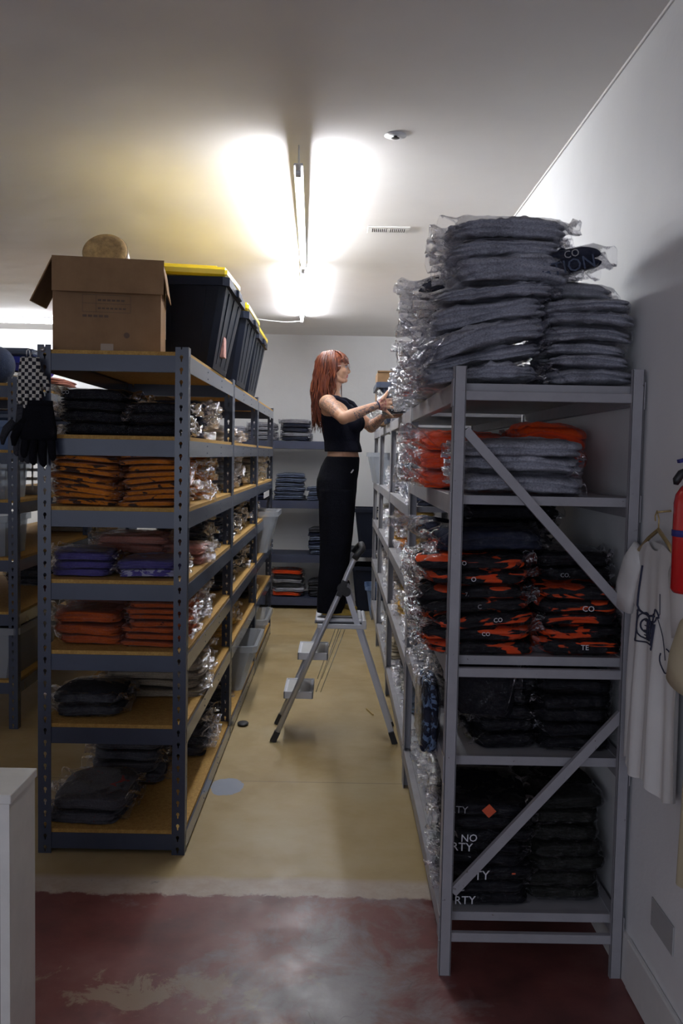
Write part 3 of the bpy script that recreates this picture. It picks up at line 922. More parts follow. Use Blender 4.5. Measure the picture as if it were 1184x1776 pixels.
# ------------------------------------------------------------------ right racks (light grey painted)
RX0, RX1 = 0.360, 0.962
RYS = [2.89, 4.63, 6.42, 8.10, 9.40]
RZ = [[1.945, 1.585, 1.060, 0.725, 0.195], [1.945, 1.45, 1.060, 0.66, 0.205], [1.945, 1.45, 1.06, 0.66, 0.205], [1.945, 1.44, 1.05, 0.64, 0.205]]
def grey_rack(label, y0, y1, levels, first):
    t = thing('storage_rack', label, 'shelf', ((RX0 + RX1) / 2, (y0 + y1) / 2, 0), 'light grey steel racks right of the aisle')
    H = 1.997
    for px, sx in ((RX0, 1), (RX1, -1)):
        for py, sy in ((y0, 1), (y1, -1)):
            m = MB()
            # C-channel post, open to the inside
            m.box((px, py, 0), (px + sx * 0.038, py + sy * 0.003, H), 0.001)
            m.box((px, py, 0), (px + sx * 0.003, py + sy * 0.05, H))
            m.box((px + sx * 0.035, py, 0), (px + sx * 0.038, py + sy * 0.018, H))
            part('post', m, 'grey_rack_paint', t, origin=(px, py, 0))
    for z in levels:
        part('shelf_board', MB().box((RX0 + 0.022, y0 + 0.055, z - 0.014), (RX1 - 0.02, y1 - 0.02, z)), 'grey_shelf_paint', t)
        part('end_beam', MB().box((RX0 + 0.006, y0 + 0.045, z - 0.028), (RX1 - 0.006, y0 + 0.070, z + 0.001)), 'grey_rack_paint', t)
        for px, sx in ((RX0, 1), (RX1, -1)):
            m = MB().box((px - sx * 0.001, y0 + 0.02, z - 0.062), (px + sx * 0.030, y1 - 0.02, z + 0.003), 0.002)
            m.box((px - sx * 0.004, y0 + 0.0, z - 0.075), (px - sx * 0.001, y0 + 0.05, z + 0.012))
            m.box((px - sx * 0.004, y1 - 0.05, z - 0.075), (px - sx * 0.001, y1 - 0.0, z + 0.012))
            part('side_beam', m, 'grey_rack_paint', t)
    if first:
        for z in (1.905, 1.013, 0.127):
            part('cross_brace', MB().box((RX0 + 0.036, y0 + 0.006, z - 0.015), (RX1 - 0.036, y0 + 0.028, z + 0.015), 0.002), 'grey_rack_paint', t)
        part('diagonal_brace', MB().bar((0.400, y0 + 0.016, 1.795), (0.936, y0 + 0.016, 1.222), 0.020, 0.030), 'grey_rack_paint', t)
        part('diagonal_brace', MB().bar((0.936, y0 + 0.016, 0.885), (0.400, y0 + 0.016, 0.278), 0.020, 0.030), 'grey_rack_paint', t)
    return t
grey_rack('light grey steel rack nearest the camera, beside the right wall', RYS[0], RYS[1] - 0.004, RZ[0], True)
grey_rack('light grey rack just beyond the nearest one, beside the stepladder', RYS[1], RYS[2] - 0.004, RZ[1], False)
grey_rack('third light grey rack, navy tub standing on its top', RYS[2], RYS[3] - 0.004, RZ[2], False)
grey_rack('farthest light grey rack, end of the right row by the back wall', RYS[3], RYS[4], RZ[3], False)

# ------------------------------------------------------------------ back wall shelving
t = blue_rack('navy steel shelving against the back wall, stacked with folded grey clothes', -1.30, -0.02, 9.95, 10.52, 1.90,
              [1.855, 1.20, 0.60, 0.125], None, post='navy_beam_metal', beam='navy_beam_metal', board='navy_beam_metal', fw=0.04)

# ------------------------------------------------------------------ things on the left racks' top
def cardboard_box():
    x0, x1, y0, y1, z0, z1 = -1.222, -0.782, 3.83, 4.17, 2.119, 2.505
    t = thing('cardboard_box', 'large open cardboard box with flaps folded out on top of the near rack', 'box', ((x0 + x1) / 2, (y0 + y1) / 2, z0))
    th = 0.005
    m = MB().box((x0, y0, z0), (x1, y0 + th, z1)).box((x0, y1 - th, z0), (x1, y1, z1)).box((x0, y0 + th, z0), (x0 + th, y1 - th, z1)) \
        .box((x1 - th, y0 + th, z0), (x1, y1 - th, z1)).box((x0 + th, y0 + th, z0), (x1 - th, y1 - th, z0 + th))
    part('body', m, 'cardboard', t)
    # front flap folded down over the front, kicked out a little at its foot
    part('flap', MB().add([(x0 - 0.004, y0 - 0.001, z1 + 0.004), (x1 + 0.012, y0 - 0.001, z1 + 0.002), (x1 + 0.012, y0 - 0.045, z1 - 0.146), (x0 + 0.004, y0 - 0.045, z1 - 0.146),
                   (x0 - 0.004, y0 + 0.004, z1 + 0.004), (x1 + 0.012, y0 + 0.004, z1 + 0.002), (x1 + 0.012, y0 - 0.040, z1 - 0.147), (x0 + 0.004, y0 - 0.040, z1 - 0.147)],
                  [(0, 3, 2, 1), (4, 5, 6, 7), (0, 1, 5, 4), (1, 2, 6, 5), (2, 3, 7, 6), (3, 0, 4, 7)]), 'cardboard', t)
    # left flap hanging out to the side
    a = [(x0, y0 + 0.005, z1), (x0, y1 - 0.005, z1), (x0 - 0.085, y1 + 0.0, z1 - 0.165), (x0 - 0.085, y0 - 0.01, z1 - 0.185)]
    b = [(p[0] - 0.006, p[1], p[2] - 0.002) for p in a]
    part('flap', MB().add(a + b, [(0, 1, 2, 3), (7, 6, 5, 4), (0, 4, 5, 1), (1, 5, 6, 2), (2, 6, 7, 3), (3, 7, 4, 0)]), 'cardboard', t)
    part('flap', MB().box((x0 + 0.01, y1 - 0.006, z1), (x1 - 0.02, y1, z1 + 0.06)), 'cardboard', t)
    a = [(x1, y0 + 0.01, z1), (x1, y1 - 0.01, z1), (x1 + 0.02, y1 - 0.01, z1 - 0.13), (x1 + 0.02, y0 + 0.03, z1 - 0.13)]
    b = [(p[0] + 0.005, p[1], p[2]) for p in a]
    part('flap', MB().add(a + b, [(0, 1, 2, 3), (7, 6, 5, 4), (0, 4, 5, 1), (1, 5, 6, 2), (2, 6, 7, 3), (3, 7, 4, 0)]), 'cardboard', t)
    part('packing_tape', MB().box(((x0 + x1) / 2 - 0.026, y0 - 0.0012, z0 + 0.001), ((x0 + x1) / 2 + 0.026, y0, z0 + 0.035)), 'packing_tape', t)
    p = MB()
    fx0, fx1, fz0, fz1 = x0 + 0.12, x0 + 0.315, z0 + 0.165, z0 + 0.235
    e = y0 - 0.0008
    for z in (fz0, (fz0 + fz1) / 2, fz1):
        p.box((fx0, e, z - 0.0008), (fx1, y0, z + 0.0008))
    for x in (fx0, fx0 + 0.055, fx1):
        p.box((x - 0.0008, e, fz0), (x + 0.0008, y0, fz1))
    for i in range(7):
        p.box((fx0 + 0.062 + i * 0.017, e, fz0 + 0.012), (fx0 + 0.074 + i * 0.017, y0, fz0 + 0.019))
        if i < 6:
            p.box((fx0 + 0.062 + i * 0.019, e, fz0 + 0.045), (fx0 + 0.076 + i * 0.019, y0, fz0 + 0.053))
    for i in range(5):
        p.box((fx0 + i * 0.022, e, fz0 - 0.022), (fx0 + 0.017 + i * 0.022, y0, fz0 - 0.012))
    p.tube([(x0 + 0.30, y0, z0 + 0.072), (x0 + 0.30, e, z0 + 0.072)], 0.012, 20)
    part('printing', p, 'cardboard_print', t)
    # contents hold the roll up: crumpled packing paper inside
    SEED[0] += 1
    rng = np.random.default_rng(5)
    P, fs = garment_shape(x1 - x0 - 0.02, y1 - y0 - 0.02, 0.36, rng, 2, 3.0)
    t.rotation_euler = (0, 0, 0.13)
    mb = MB().add([((x0 + x1) / 2 + q[0], (y0 + y1) / 2 + q[1], z0 + 0.006 + 0.18 + q[2]) for q in P], fs)
    part('packing_paper', mb, 'kraft_paper', t, True)
cardboard_box()
M = Matrix.Translation((-1.022, 3.99, 2.535)) @ Euler((math.radians(62), 0, math.radians(4)), 'XYZ').to_matrix().to_4x4()
r = thing('paper_roll', 'tan roll of honeycomb packing paper poking out of the cardboard box', 'roll', (-1.022, 3.99, 2.49))
part('wrap', MB().lathe([(0.022, -0.05), (0.088, -0.05), (0.094, -0.04), (0.094, 0.05), (0.086, 0.06), (0.06, 0.063), (0.055, 0.055), (0.03, 0.06), (0.022, 0.05)], M, 40), 'kraft_paper', r, True)
part('netting', MB().lathe([(0.0945, -0.045), (0.0965, -0.045), (0.0965, 0.048), (0.0945, 0.048)], M, 40), 'packing_tape', r, True)

def tote(name, label, b, t_, z0, z1, mat, lid=None, lid_tilt=0.0, lid_shift=(0, 0), ribs=True, group=None, sticker=None, handle=True):
    r = thing(name, label, 'storage tub', ((b[0] + b[1]) / 2, (b[2] + b[3]) / 2, z0), group)
    m = MB().frustum(b, t_, z0, z1, 0.004, 0.018)
    if ribs:
        # moulded ribs on the +x end and the front
        for f in (0.22, 0.5, 0.78):
            yb = b[2] + (b[3] - b[2]) * f; yt = t_[2] + (t_[3] - t_[2]) * f
            m.bar((b[1] + 0.002, yb, z0 + 0.03), (t_[1] - 0.002, yt, z1 - 0.05), 0.035, 0.012, (1, 0, 0))
            m.bar((b[0] - 0.002, yb, z0 + 0.03), (t_[0] + 0.002, yt, z1 - 0.05), 0.035, 0.012, (1, 0, 0))
        for f in (0.2, 0.5, 0.8):
            xb = b[0] + (b[1] - b[0]) * f; xt = t_[0] + (t_[1] - t_[0]) * f
            m.bar((xb, b[2] - 0.002, z0 + 0.03), (xt, t_[2] + 0.002, z1 - 0.05), 0.05, 0.010, (0, 1, 0))
    part('body', m, mat, r)
    if handle:
        ym = (t_[2] + t_[3]) / 2
        part('handle', MB().box((t_[1] + 0.012, ym - 0.07, z1 - 0.045), (t_[1] + 0.032, ym + 0.07, z1 - 0.006), 0.005), mat, r)
    if lid:
        cx = (t_[0] + t_[1]) / 2; cy = (t_[2] + t_[3]) / 2
        hx = (t_[1] - t_[0]) / 2 + 0.018; hy = (t_[3] - t_[2]) / 2 + 0.018
        ML = Matrix.Translation((cx + lid_shift[0], cy + lid_shift[1], z1 + 0.004 + abs(lid_tilt) * 0.42)) @ Euler((lid_tilt, lid_tilt * 0.4, 0.03 if lid_tilt else 0), 'XYZ').to_matrix().to_4x4()
        l = MB().box((-hx, -hy, 0), (hx, hy, 0.045), 0.012, ML).box((-hx + 0.05, -hy + 0.05, 0.045), (hx - 0.05, hy - 0.05, 0.055), 0.006, ML)
        for f in (-0.5, 0, 0.5):
            l.box((-hx + 0.08, f * hy - 0.01, 0.055), (hx - 0.08, f * hy + 0.01, 0.060), 0.002, ML)
        part('lid', l, lid, r)
    if sticker:
        for mt, p0, p1 in sticker:
            part('label_sticker', MB().box(p0, p1), mt, r)
    return r

gt = 'black storage tubs with yellow lids on the near racks'
tote('storage_tub', 'black tub with a tilted yellow lid right behind the cardboard box', (-1.06, -0.625, 4.42, 4.98), (-1.13, -0.552, 4.34, 5.06), 2.119, 2.535, 'tub_black',
     'lid_yellow', 0.075, (-0.02, -0.01), group=gt,
     sticker=[('paper_white', (-0.905, 4.352, 2.24), (-0.835, 4.356, 2.38)), ('paper_red_print', (-0.612, 4.60, 2.19), (-0.590, 4.69, 2.29))])
tote('storage_tub', 'black tub with a flat yellow lid, middle of the row of tubs', (-1.06, -0.625, 5.42, 5.98), (-1.13, -0.560, 5.35, 6.05), 2.119, 2.535, 'tub_black', 'lid_yellow', 0.0, group=gt)
tote('storage_tub', 'farthest black tub with yellow lid, behind the middle tub', (-1.06, -0.635, 6.20, 6.76), (-1.13, -0.570, 6.12, 6.84), 2.119, 2.52, 'tub_black', 'lid_yellow', 0.0, group=gt)

# gloves hanging on the near rack's post, and a cap
def glove(name, label, mat, cx, cy, ztop, sc, hook, flip=1, fat=1.0, group=None):
    t = thing(name, label, 'glove', (cx, cy, ztop))
    m = MB()
    L = 0.19 * sc
    def P(u, v, w=0):
        return (cx + u * sc * flip, cy + w, ztop - v * sc)
    m.tube([P(-0.002, 0.002), P(0, 0.02), P(0.0, 0.05), P(0, 0.09), P(0, 0.12)], [0.038 * sc * fat, 0.042 * sc * fat, 0.046 * sc * fat, 0.052 * sc * fat, 0.050 * sc * fat], 18, flat=0.42, up=(0, 1, 0))
    for k, (u, l) in enumerate(((-0.036, 0.185), (-0.013, 0.205), (0.012, 0.20), (0.035, 0.178))):
        m.tube([P(u * 0.85, 0.10), P(u * fat, 0.13, -0.004), P(u * 1.08 * fat, (0.13 + l) / 2, -0.008), P(u * 1.12 * fat, l - 0.008, -0.003), P(u * 1.12 * fat, l)],
               [0.014 * sc, 0.0135 * sc, 0.0125 * sc, 0.011 * sc, 0.004 * sc], 12)
    m.tube([P(0.035, 0.06), P(0.062, 0.085, -0.01), P(0.074, 0.115, -0.014), P(0.076, 0.14, -0.012)], [0.018 * sc, 0.015 * sc, 0.012 * sc, 0.005 * sc], 12)
    part('body', m, mat, t, True)
    part('cuff', MB().tube([P(0, -0.004), P(0, 0.012)], 0.040 * sc * fat, 18, flat=0.45, up=(0, 1, 0)), mat, t, True)
    if hook:
        part('carabiner', MB().tube([P(-0.012, 0.0), (cx - 0.012, cy - 0.002, ztop + 0.028), (cx - 0.006, cy - 0.002, ztop + 0.036), (cx, cy - 0.002, ztop + 0.028), (cx, cy, ztop)], 0.0022, 6), 'steel', t, True)
        part('hook', MB().tube([(cx, cy - 0.002, ztop - 0.002), (cx + 0.006, cy - 0.002, ztop + 0.02), (hook[0], hook[1], hook[2])], 0.0018, 6)
             .tube([(hook[0], hook[1] + 0.007, hook[2]), (hook[0], hook[1] - 0.006, hook[2])], 0.009, 12), 'steel', t, True)
    return t
glove('work_glove', 'black and white checkered glove hanging from the corner of the near rack', 'cloth_checker', -1.258, 3.70, 2.075, 1.0, (-1.222, 3.748, 2.115), 1, 1.0)
glove('work_glove', 'plain black glove hanging below the checkered one, fingers down', 'cloth_black', -1.225, 3.705, 1.90, 1.28, (-1.222, 3.748, 1.96), -1, 1.15)
glove('work_glove', 'slimmer black glove hanging left of the plain black one', 'cloth_charcoal', -1.285, 3.72, 1.885, 1.15, (-1.235, 3.748, 1.955), -1, 0.72)

c = thing('cap', 'dark blue cap lying on the dark rack, cut off by the left edge', 'cap', (-2.06, 5.47, 2.101))
part('crown', MB().ellipsoid((-2.075, 5.50, 2.205), (0.115, 0.10, 0.118), Euler((0, math.radians(18), 0)).to_matrix()), 'cloth_cap', c, True)
part('brim', MB().ellipsoid((-2.13, 5.45, 2.125), (0.10, 0.10, 0.010), Euler((math.radians(20), math.radians(-10), 0)).to_matrix()), 'cloth_cap', c, True)

# ------------------------------------------------------------------ goods on the near blue-grey rack
NR = 'near blue rack'
B = 'crinkled_film'
pile('bagged_shirt', 'black bagged shirt', 'shirt', 'left pile, top compartment of ' + NR, 'cloth_black', -1.045, 4.02, 1.772, 0.30, 0.38,
     [0.055, 0.05, 0.045, 0.05], tilt=0.03, ext=(0.04, 0.06), crump=1.2, letters={3: [('CO', 0.022, 'ink_grey', -0.10, 0.03)]})
pile('bagged_shirt', 'black bagged shirt', 'shirt', 'right pile, top compartment of ' + NR, 'cloth_black', -0.775, 4.00, 1.772, 0.26, 0.36, [0.05, 0.045, 0.05], ext=(0.03, 0.03))
pile('bagged_shirt', 'black shirt, silvery crinkled bag', 'shirt', 'aisle-side pile, top compartment of ' + NR, 'cloth_navy', -0.82, 4.72, 1.772, 0.26, 0.34,
     [0.05, 0.05, 0.055, 0.045], film=B, ext=(0.02, 0.06), crump=1.2)
pile('bagged_shirt', 'amber bagged shirt', 'shirt', 'left amber pile of ' + NR, 'cloth_amber', -1.075, 4.00, 1.475, 0.29, 0.36,
     [0.027] * 9, tilt=0.11, jit=0.020, ext=(0.02, 0.02), folds=2)
pile('bagged_shirt', 'amber bagged shirt', 'shirt', 'right amber pile of ' + NR, 'cloth_amber', -0.79, 4.00, 1.475, 0.27, 0.36,
     [0.026] * 9, tilt=-0.10, jit=0.020, ext=(0.02, 0.02), folds=2)
pile('bagged_shirt', 'amber shirt, clear bag', 'shirt', 'aisle-side amber pile, middle of ' + NR, 'cloth_amber', -0.81, 4.50, 1.475, 0.25, 0.30,
     [0.033] * 6, film=B, ext=(0.0, 0.055), crump=1.5)
pile('bagged_shirt', 'amber shirt, loosely bagged', 'shirt', 'aisle-side amber pile, far end of ' + NR, 'cloth_amber', -0.82, 4.92, 1.475, 0.26, 0.32,
     [0.036] * 6, ext=(0.0, 0.03))
pile('bagged_shirt', 'purple bagged shirt', 'shirt', 'left purple pile of ' + NR, 'cloth_purple', -1.09, 3.98, 1.170, 0.26, 0.32, [0.035, 0.035, 0.04], ext=(0.03, 0.02), crump=1.2)
pile('bagged_shirt', 'purple', 'shirt', 'right purple pile of ' + NR, 'cloth_purple', -0.80, 3.97, 1.170, 0.27, 0.30, [0.04, 0.042],
     mats=['cloth_lilac', 'cloth_purple'], looks=['purple shirt printed with white blobs', 'plain purple bagged shirt'], ext=(0.035, 0.02))
pile('bagged_shirt', 'salmon bagged shirt', 'shirt', 'salmon pile behind the purple ones', 'cloth_salmon', -0.98, 4.42, 1.170, 0.34, 0.32, [0.05, 0.05, 0.045], tilt=0.04, ext=(0.05, 0.02), film=B)
pile('bagged_shirt', 'black bagged shirt', 'shirt', 'black pile on the salmon and purple shelf', 'cloth_black', -0.83, 4.86, 1.170, 0.26, 0.34, [0.045] * 5, ext=(0, 0.04), film=B)
pile('bagged_shirt', 'salmon shirt', 'shirt', 'aisle-side salmon pile of ' + NR, 'cloth_salmon', -0.755, 4.42, 1.170, 0.22, 0.26, [0.05, 0.05], ext=(0, 0.05), film=B)
pile('bagged_shirt', 'rust bagged shirt', 'shirt', 'left rust pile of ' + NR, 'cloth_rust', -1.07, 4.05, 0.871, 0.31, 0.40, [0.045, 0.05, 0.055], tilt=0.03, ext=(0.03, 0.03), crump=1.3)
pile('bagged_shirt', 'rust bagged shirt', 'shirt', 'right rust pile of ' + NR, 'cloth_rust', -0.785, 4.05, 0.871, 0.27, 0.40, [0.028] * 7, folds=2, ext=(0.02, 0.02))
pile('bagged_shirt', 'rust bagged shirt', 'shirt', 'rust pile at the back of ' + NR, 'cloth_rust', -1.00, 4.50, 0.871, 0.32, 0.34, [0.05, 0.05, 0.05, 0.06], ext=(0.03, 0.03), crump=1.3)
pile('bagged_shirt', 'pink shirt, clear bag', 'shirt', 'aisle-side pink pile of ' + NR, 'cloth_pink', -0.80, 4.52, 0.871, 0.22, 0.32, [0.032] * 7, film=B, ext=(0, 0.055), crump=1.2, lean=(0, 0.08))
pile('bagged_shirt', 'dark bagged shirt', 'shirt', 'low front pile above bottom of ' + NR, 'cloth_charcoal', -1.08, 4.02, 0.559, 0.30, 0.36, [0.05, 0.055], ext=(0.05, 0.03), film=B, crump=1.3)
pile('bagged_shirt', 'beige bagged shirt', 'shirt', 'beige pile of ' + NR, 'cloth_beige', -0.86, 4.36, 0.559, 0.46, 0.34, [0.04, 0.042, 0.042, 0.04], ext=(0.03, 0.02), film='clear_film', crump=1.2)
pile('bagged_shirt', 'beige bagged shirt', 'shirt', 'aisle-side beige pile of ' + NR, 'cloth_beige', -0.785, 4.78, 0.559, 0.22, 0.26, [0.06, 0.055, 0.05], ext=(0, 0.04), film=B, crump=1.3)
pile('bagged_shirt', 'grey bagged shirt, red print', 'shirt', 'front pile, bottom shelf of ' + NR, 'cloth_grey_red', -1.07, 4.02, 0.105, 0.34, 0.42, [0.055, 0.06], ext=(0.04, 0.03), rise=0.04, crump=1.4, film='clear_film')
pile('bagged_shirt', 'grey bagged shirt', 'shirt', 'second pile, bottom shelf of ' + NR, 'cloth_grey_red', -1.00, 4.45, 0.105, 0.34, 0.36, [0.055, 0.055, 0.055, 0.06, 0.055], ext=(0.05, 0.03), crump=1.3)
pile('bagged_shirt', 'charcoal bagged shirt', 'shirt', 'aisle-side pile, bottom shelf of ' + NR, 'cloth_charcoal', -0.81, 4.86, 0.105, 0.26, 0.34, [0.055, 0.055, 0.055, 0.05], film=B, ext=(0, 0.05), crump=1.5)

# middle and far blue racks: rows of piles seen end-on from the aisle
MR = 'middle blue rack'; FR = 'far blue rack'
def row(specs, z, rack, shelf):
    for (y, look, mat, n, h, film) in specs:
        pile('bagged_shirt', look, 'shirt', f'{shelf}, {rack}', mat, -0.83, y, z, 0.28, 0.32, [h] * n, film=film, ext=(0.0, 0.035), crump=1.0, folds=2, jit=0.018)
row([(5.60, 'white bagged shirt', 'cloth_white', 2, 0.05, B)], 1.772, MR, 'near end, top compartment')
row([(6.30, 'grey bagged shirt', 'cloth_grey', 2, 0.05, B)], 1.772, MR, 'middle, top compartment')
row([(5.58, 'silvery grey bagged shirt', 'cloth_light_grey', 5, 0.045, B)], 1.475, MR, 'near end, second compartment')
row([(6.05, 'pale bagged shirt', 'cloth_pale_print', 5, 0.045, B)], 1.475, MR, 'middle, second compartment')
row([(6.55, 'navy bagged shirt', 'cloth_navy', 3, 0.05, B)], 1.475, MR, 'far end, second compartment')
row([(5.58, 'blue bagged shirt', 'cloth_mid_blue', 4, 0.05, B)], 1.170, MR, 'near end, third compartment')
row([(6.05, 'black bagged shirt', 'cloth_black', 4, 0.05, B)], 1.170, MR, 'middle, third compartment')
row([(6.55, 'charcoal bagged shirt', 'cloth_charcoal', 4, 0.05, B)], 1.170, MR, 'far end, third compartment')
row([(5.60, 'charcoal bagged shirt', 'cloth_charcoal', 4, 0.05, B)], 0.871, MR, 'near end, fourth compartment')
row([(6.10, 'black bagged shirt', 'cloth_black', 4, 0.05, B)], 0.871, MR, 'middle, fourth compartment')
row([(6.60, 'brown-black bagged shirt', 'cloth_olive', 3, 0.05, B)], 0.871, MR, 'far end, fourth compartment')
row([(5.70, 'yellow bagged shirt', 'cloth_yellow', 3, 0.05, B)], 0.559, MR, 'near end, fifth compartment')
row([(6.15, 'golden yellow bagged shirt', 'cloth_yellow', 4, 0.045, B)], 0.559, MR, 'middle, fifth compartment')
row([(5.62, 'dark grey bagged shirt', 'cloth_charcoal', 3, 0.05, B)], 0.105, MR, 'near end, bottom shelf')
row([(7.25, 'cream bagged shirt', 'cloth_cream', 6, 0.04, 'clear_film')], 1.475, FR, 'near end, second compartment')
row([(7.75, 'cream bagged shirt', 'cloth_cream', 7, 0.04, 'clear_film')], 1.475, FR, 'middle, second compartment')
row([(8.20, 'cream bagged shirt', 'cloth_cream', 5, 0.04, 'clear_film')], 1.475, FR, 'far end, second compartment')
row([(7.3, 'black bagged shirt', 'cloth_black', 3, 0.05, B)], 1.170, FR, 'near end, third compartment')
row([(7.3, 'black bagged shirt', 'cloth_black', 3, 0.05, B)], 0.871, FR, 'near end, fourth compartment')
row([(7.3, 'black bagged shirt', 'cloth_black', 3, 0.05, B)], 0.559, FR, 'near end, fifth compartment')

gm = 'milky plastic bins along the left side of the aisle'
tote('plastic_bin', 'milky plastic bin on the far blue rack, third compartment', (-0.92, -0.60, 7.62, 7.95), (-0.96, -0.52, 7.56, 8.02), 0.872, 1.225, 'milky_plastic', None, ribs=False, group=gm, handle=False)
tote('plastic_bin', 'milky plastic bin on the bottom shelf, nearer of the two low ones', (-0.95, -0.63, 6.05, 6.55), (-1.0, -0.545, 6.00, 6.62), 0.105, 0.42, 'milky_plastic', None, ribs=False, group=gm, handle=False)
tote('plastic_bin', 'milky plastic bin on the bottom shelf, behind the nearer low one', (-0.95, -0.64, 7.15, 7.60), (-1.0, -0.56, 7.08, 7.68), 0.105, 0.40, 'milky_plastic', None, ribs=False, group=gm, handle=False)
pile('bagged_shirt', 'grey bagged shirt', 'shirt', 'inside the nearer low milky bin', 'cloth_charcoal', -0.79, 6.30, 0.112, 0.27, 0.36, [0.05, 0.05, 0.05], film=B, ext=(0, 0))
pile('bagged_shirt', 'pale bagged shirt', 'shirt', 'inside the high milky bin', 'cloth_pale_print', -0.76, 7.79, 0.88, 0.27, 0.28, [0.05, 0.05, 0.05], film=B, ext=(0, 0))
tag(obj('shelf_label', MB().box((-0.624, 7.55, 1.335), (-0.621, 8.1, 1.385)), 'paper_white'), 'white paper label hanging under a shelf of the far blue rack', 'label')

# ------------------------------------------------------------------ next aisle, far left
pile('folded_trousers', 'white folded trousers', 'trousers', 'on top of the next-aisle rack', 'cloth_white', -2.18, 7.45, 2.101, 0.50, 0.36, [0.06], film=None)
pile('folded_trousers', 'pink folded trousers', 'trousers', 'pink pile on the next-aisle rack', 'cloth_pink', -2.12, 6.5, 2.101, 0.40, 0.5, [0.055, 0.05], film=None,
     mats=['cloth_white', 'cloth_salmon'], looks=['white folded trousers', 'pink folded trousers'])
pile('folded_trousers', 'white folded trousers', 'trousers', 'white pile behind the pink one', 'cloth_white', -2.12, 7.9, 2.101, 0.40, 0.36, [0.055, 0.05], film=None,
     mats=['cloth_salmon', 'cloth_white'], looks=['salmon folded trousers', 'white folded trousers'])
pile('folded_trousers', 'white folded trousers', 'trousers', 'white pile beneath the blue bin', 'cloth_white', -2.26, 5.95, 2.101, 0.5, 0.4, [0.05, 0.05], film=None)
tote('storage_bin', 'flat blue bin with grey lid behind the checkered glove', (-2.62, -1.98, 5.8, 6.3), (-2.65, -1.95, 5.78, 6.32), 2.205, 2.29, 'bright_blue', 'tub_navy', 0, ribs=False, handle=False)
tote('storage_tub', 'navy tub with yellow sticker on the next-aisle rack', (-2.5, -1.99, 5.56, 6.02), (-2.52, -1.965, 5.53, 6.06), 1.701, 1.88, 'tub_blue', 'tub_navy', 0, ribs=False, handle=False,
     sticker=[('paper_yellow', (-1.963, 5.7, 1.80), (-1.960, 5.84, 1.83))])
tote('storage_tub', 'blue tub on the next-aisle rack behind the black shirts', (-2.5, -1.99, 7.2, 7.9), (-2.52, -1.965, 7.15, 7.95), 1.701, 1.93, 'tub_blue', 'tub_navy', 0, ribs=False, handle=False)
g3 = 'white plastic crates stacked at the far left'
for i, z in enumerate((1.401,)):
    tote('plastic_crate', 'white plastic crate on the dark rack, left picture edge, upper one', (-2.60, -2.03, 5.49, 5.90), (-2.62, -2.02, 5.47, 5.92), z, z + 0.22, 'milky_plastic', None, ribs=False, handle=False, group=g3)
tote('plastic_crate', 'white plastic crate on the dark rack, under the navy tub', (-2.60, -2.03, 5.49, 5.90), (-2.62, -2.02, 5.47, 5.92), 1.051, 1.30, 'milky_plastic', None, ribs=False, handle=False, group=g3)
# laundry basket with slots
bk = thing('basket', 'white slotted plastic basket seen below the black gloves', 'basket', (-2.12, 6.35, 1.401))
bm = MB().frustum((-2.35, -1.97, 6.15, 6.6), (-2.40, -1.94, 6.10, 6.65), 1.401, 1.44, 0.004)
for z in (1.50, 1.56, 1.62):
    bm.box((-2.40, 6.105, z), (-1.94, 6.115, z + 0.02)).box((-1.948, 6.105, z), (-1.938, 6.65, z + 0.02))
for i in range(9):
    bm.box((-2.39 + i * 0.054, 6.105, 1.43), (-2.38 + i * 0.054, 6.113, 1.64))
    bm.box((-1.946, 6.13 + i * 0.06, 1.43), (-1.938, 6.145 + i * 0.06, 1.64))
part('body', bm, 'white_paint', bk)
part('rim', MB().box((-2.41, 6.09, 1.63), (-1.93, 6.11, 1.65)).box((-1.95, 6.09, 1.63), (-1.93, 6.66, 1.65)), 'white_paint', bk)
tote('plastic_bin', 'large milky bin low on the dark next-aisle rack', (-2.45, -1.99, 5.5, 6.3), (-2.5, -1.94, 5.46, 6.36), 0.301, 0.62, 'milky_plastic', None, ribs=False, handle=False)
pile('bagged_shirt', 'grey bagged shirt', 'shirt', 'in the large milky bin, next aisle', 'cloth_charcoal', -2.22, 5.86, 0.31, 0.42, 0.6, [0.09, 0.09, 0.09, 0.09], film=B, ext=(0, 0))
pile('bagged_shirt', 'dark bagged shirt', 'shirt', 'black pile mid-height, next-aisle rack', 'cloth_black', -2.2, 6.75, 0.721, 0.4, 0.5, [0.06] * 4, film=B)
pile('bagged_shirt', 'white bagged shirt', 'shirt', 'low white pile, next-aisle rack', 'cloth_white', -2.2, 7.5, 1.401, 0.4, 0.5, [0.05] * 3, film=B)
pile('bagged_shirt', 'grey bagged shirt', 'shirt', 'grey pile, farther next-aisle rack', 'cloth_grey', -2.2, 8.1, 1.051, 0.4, 0.5, [0.05] * 4, film=B)
pile('bagged_shirt', 'tan bagged shirt', 'shirt', 'tan pile, farther next-aisle rack', 'cloth_beige', -2.2, 7.5, 1.051, 0.4, 0.5, [0.05] * 3, film=B)

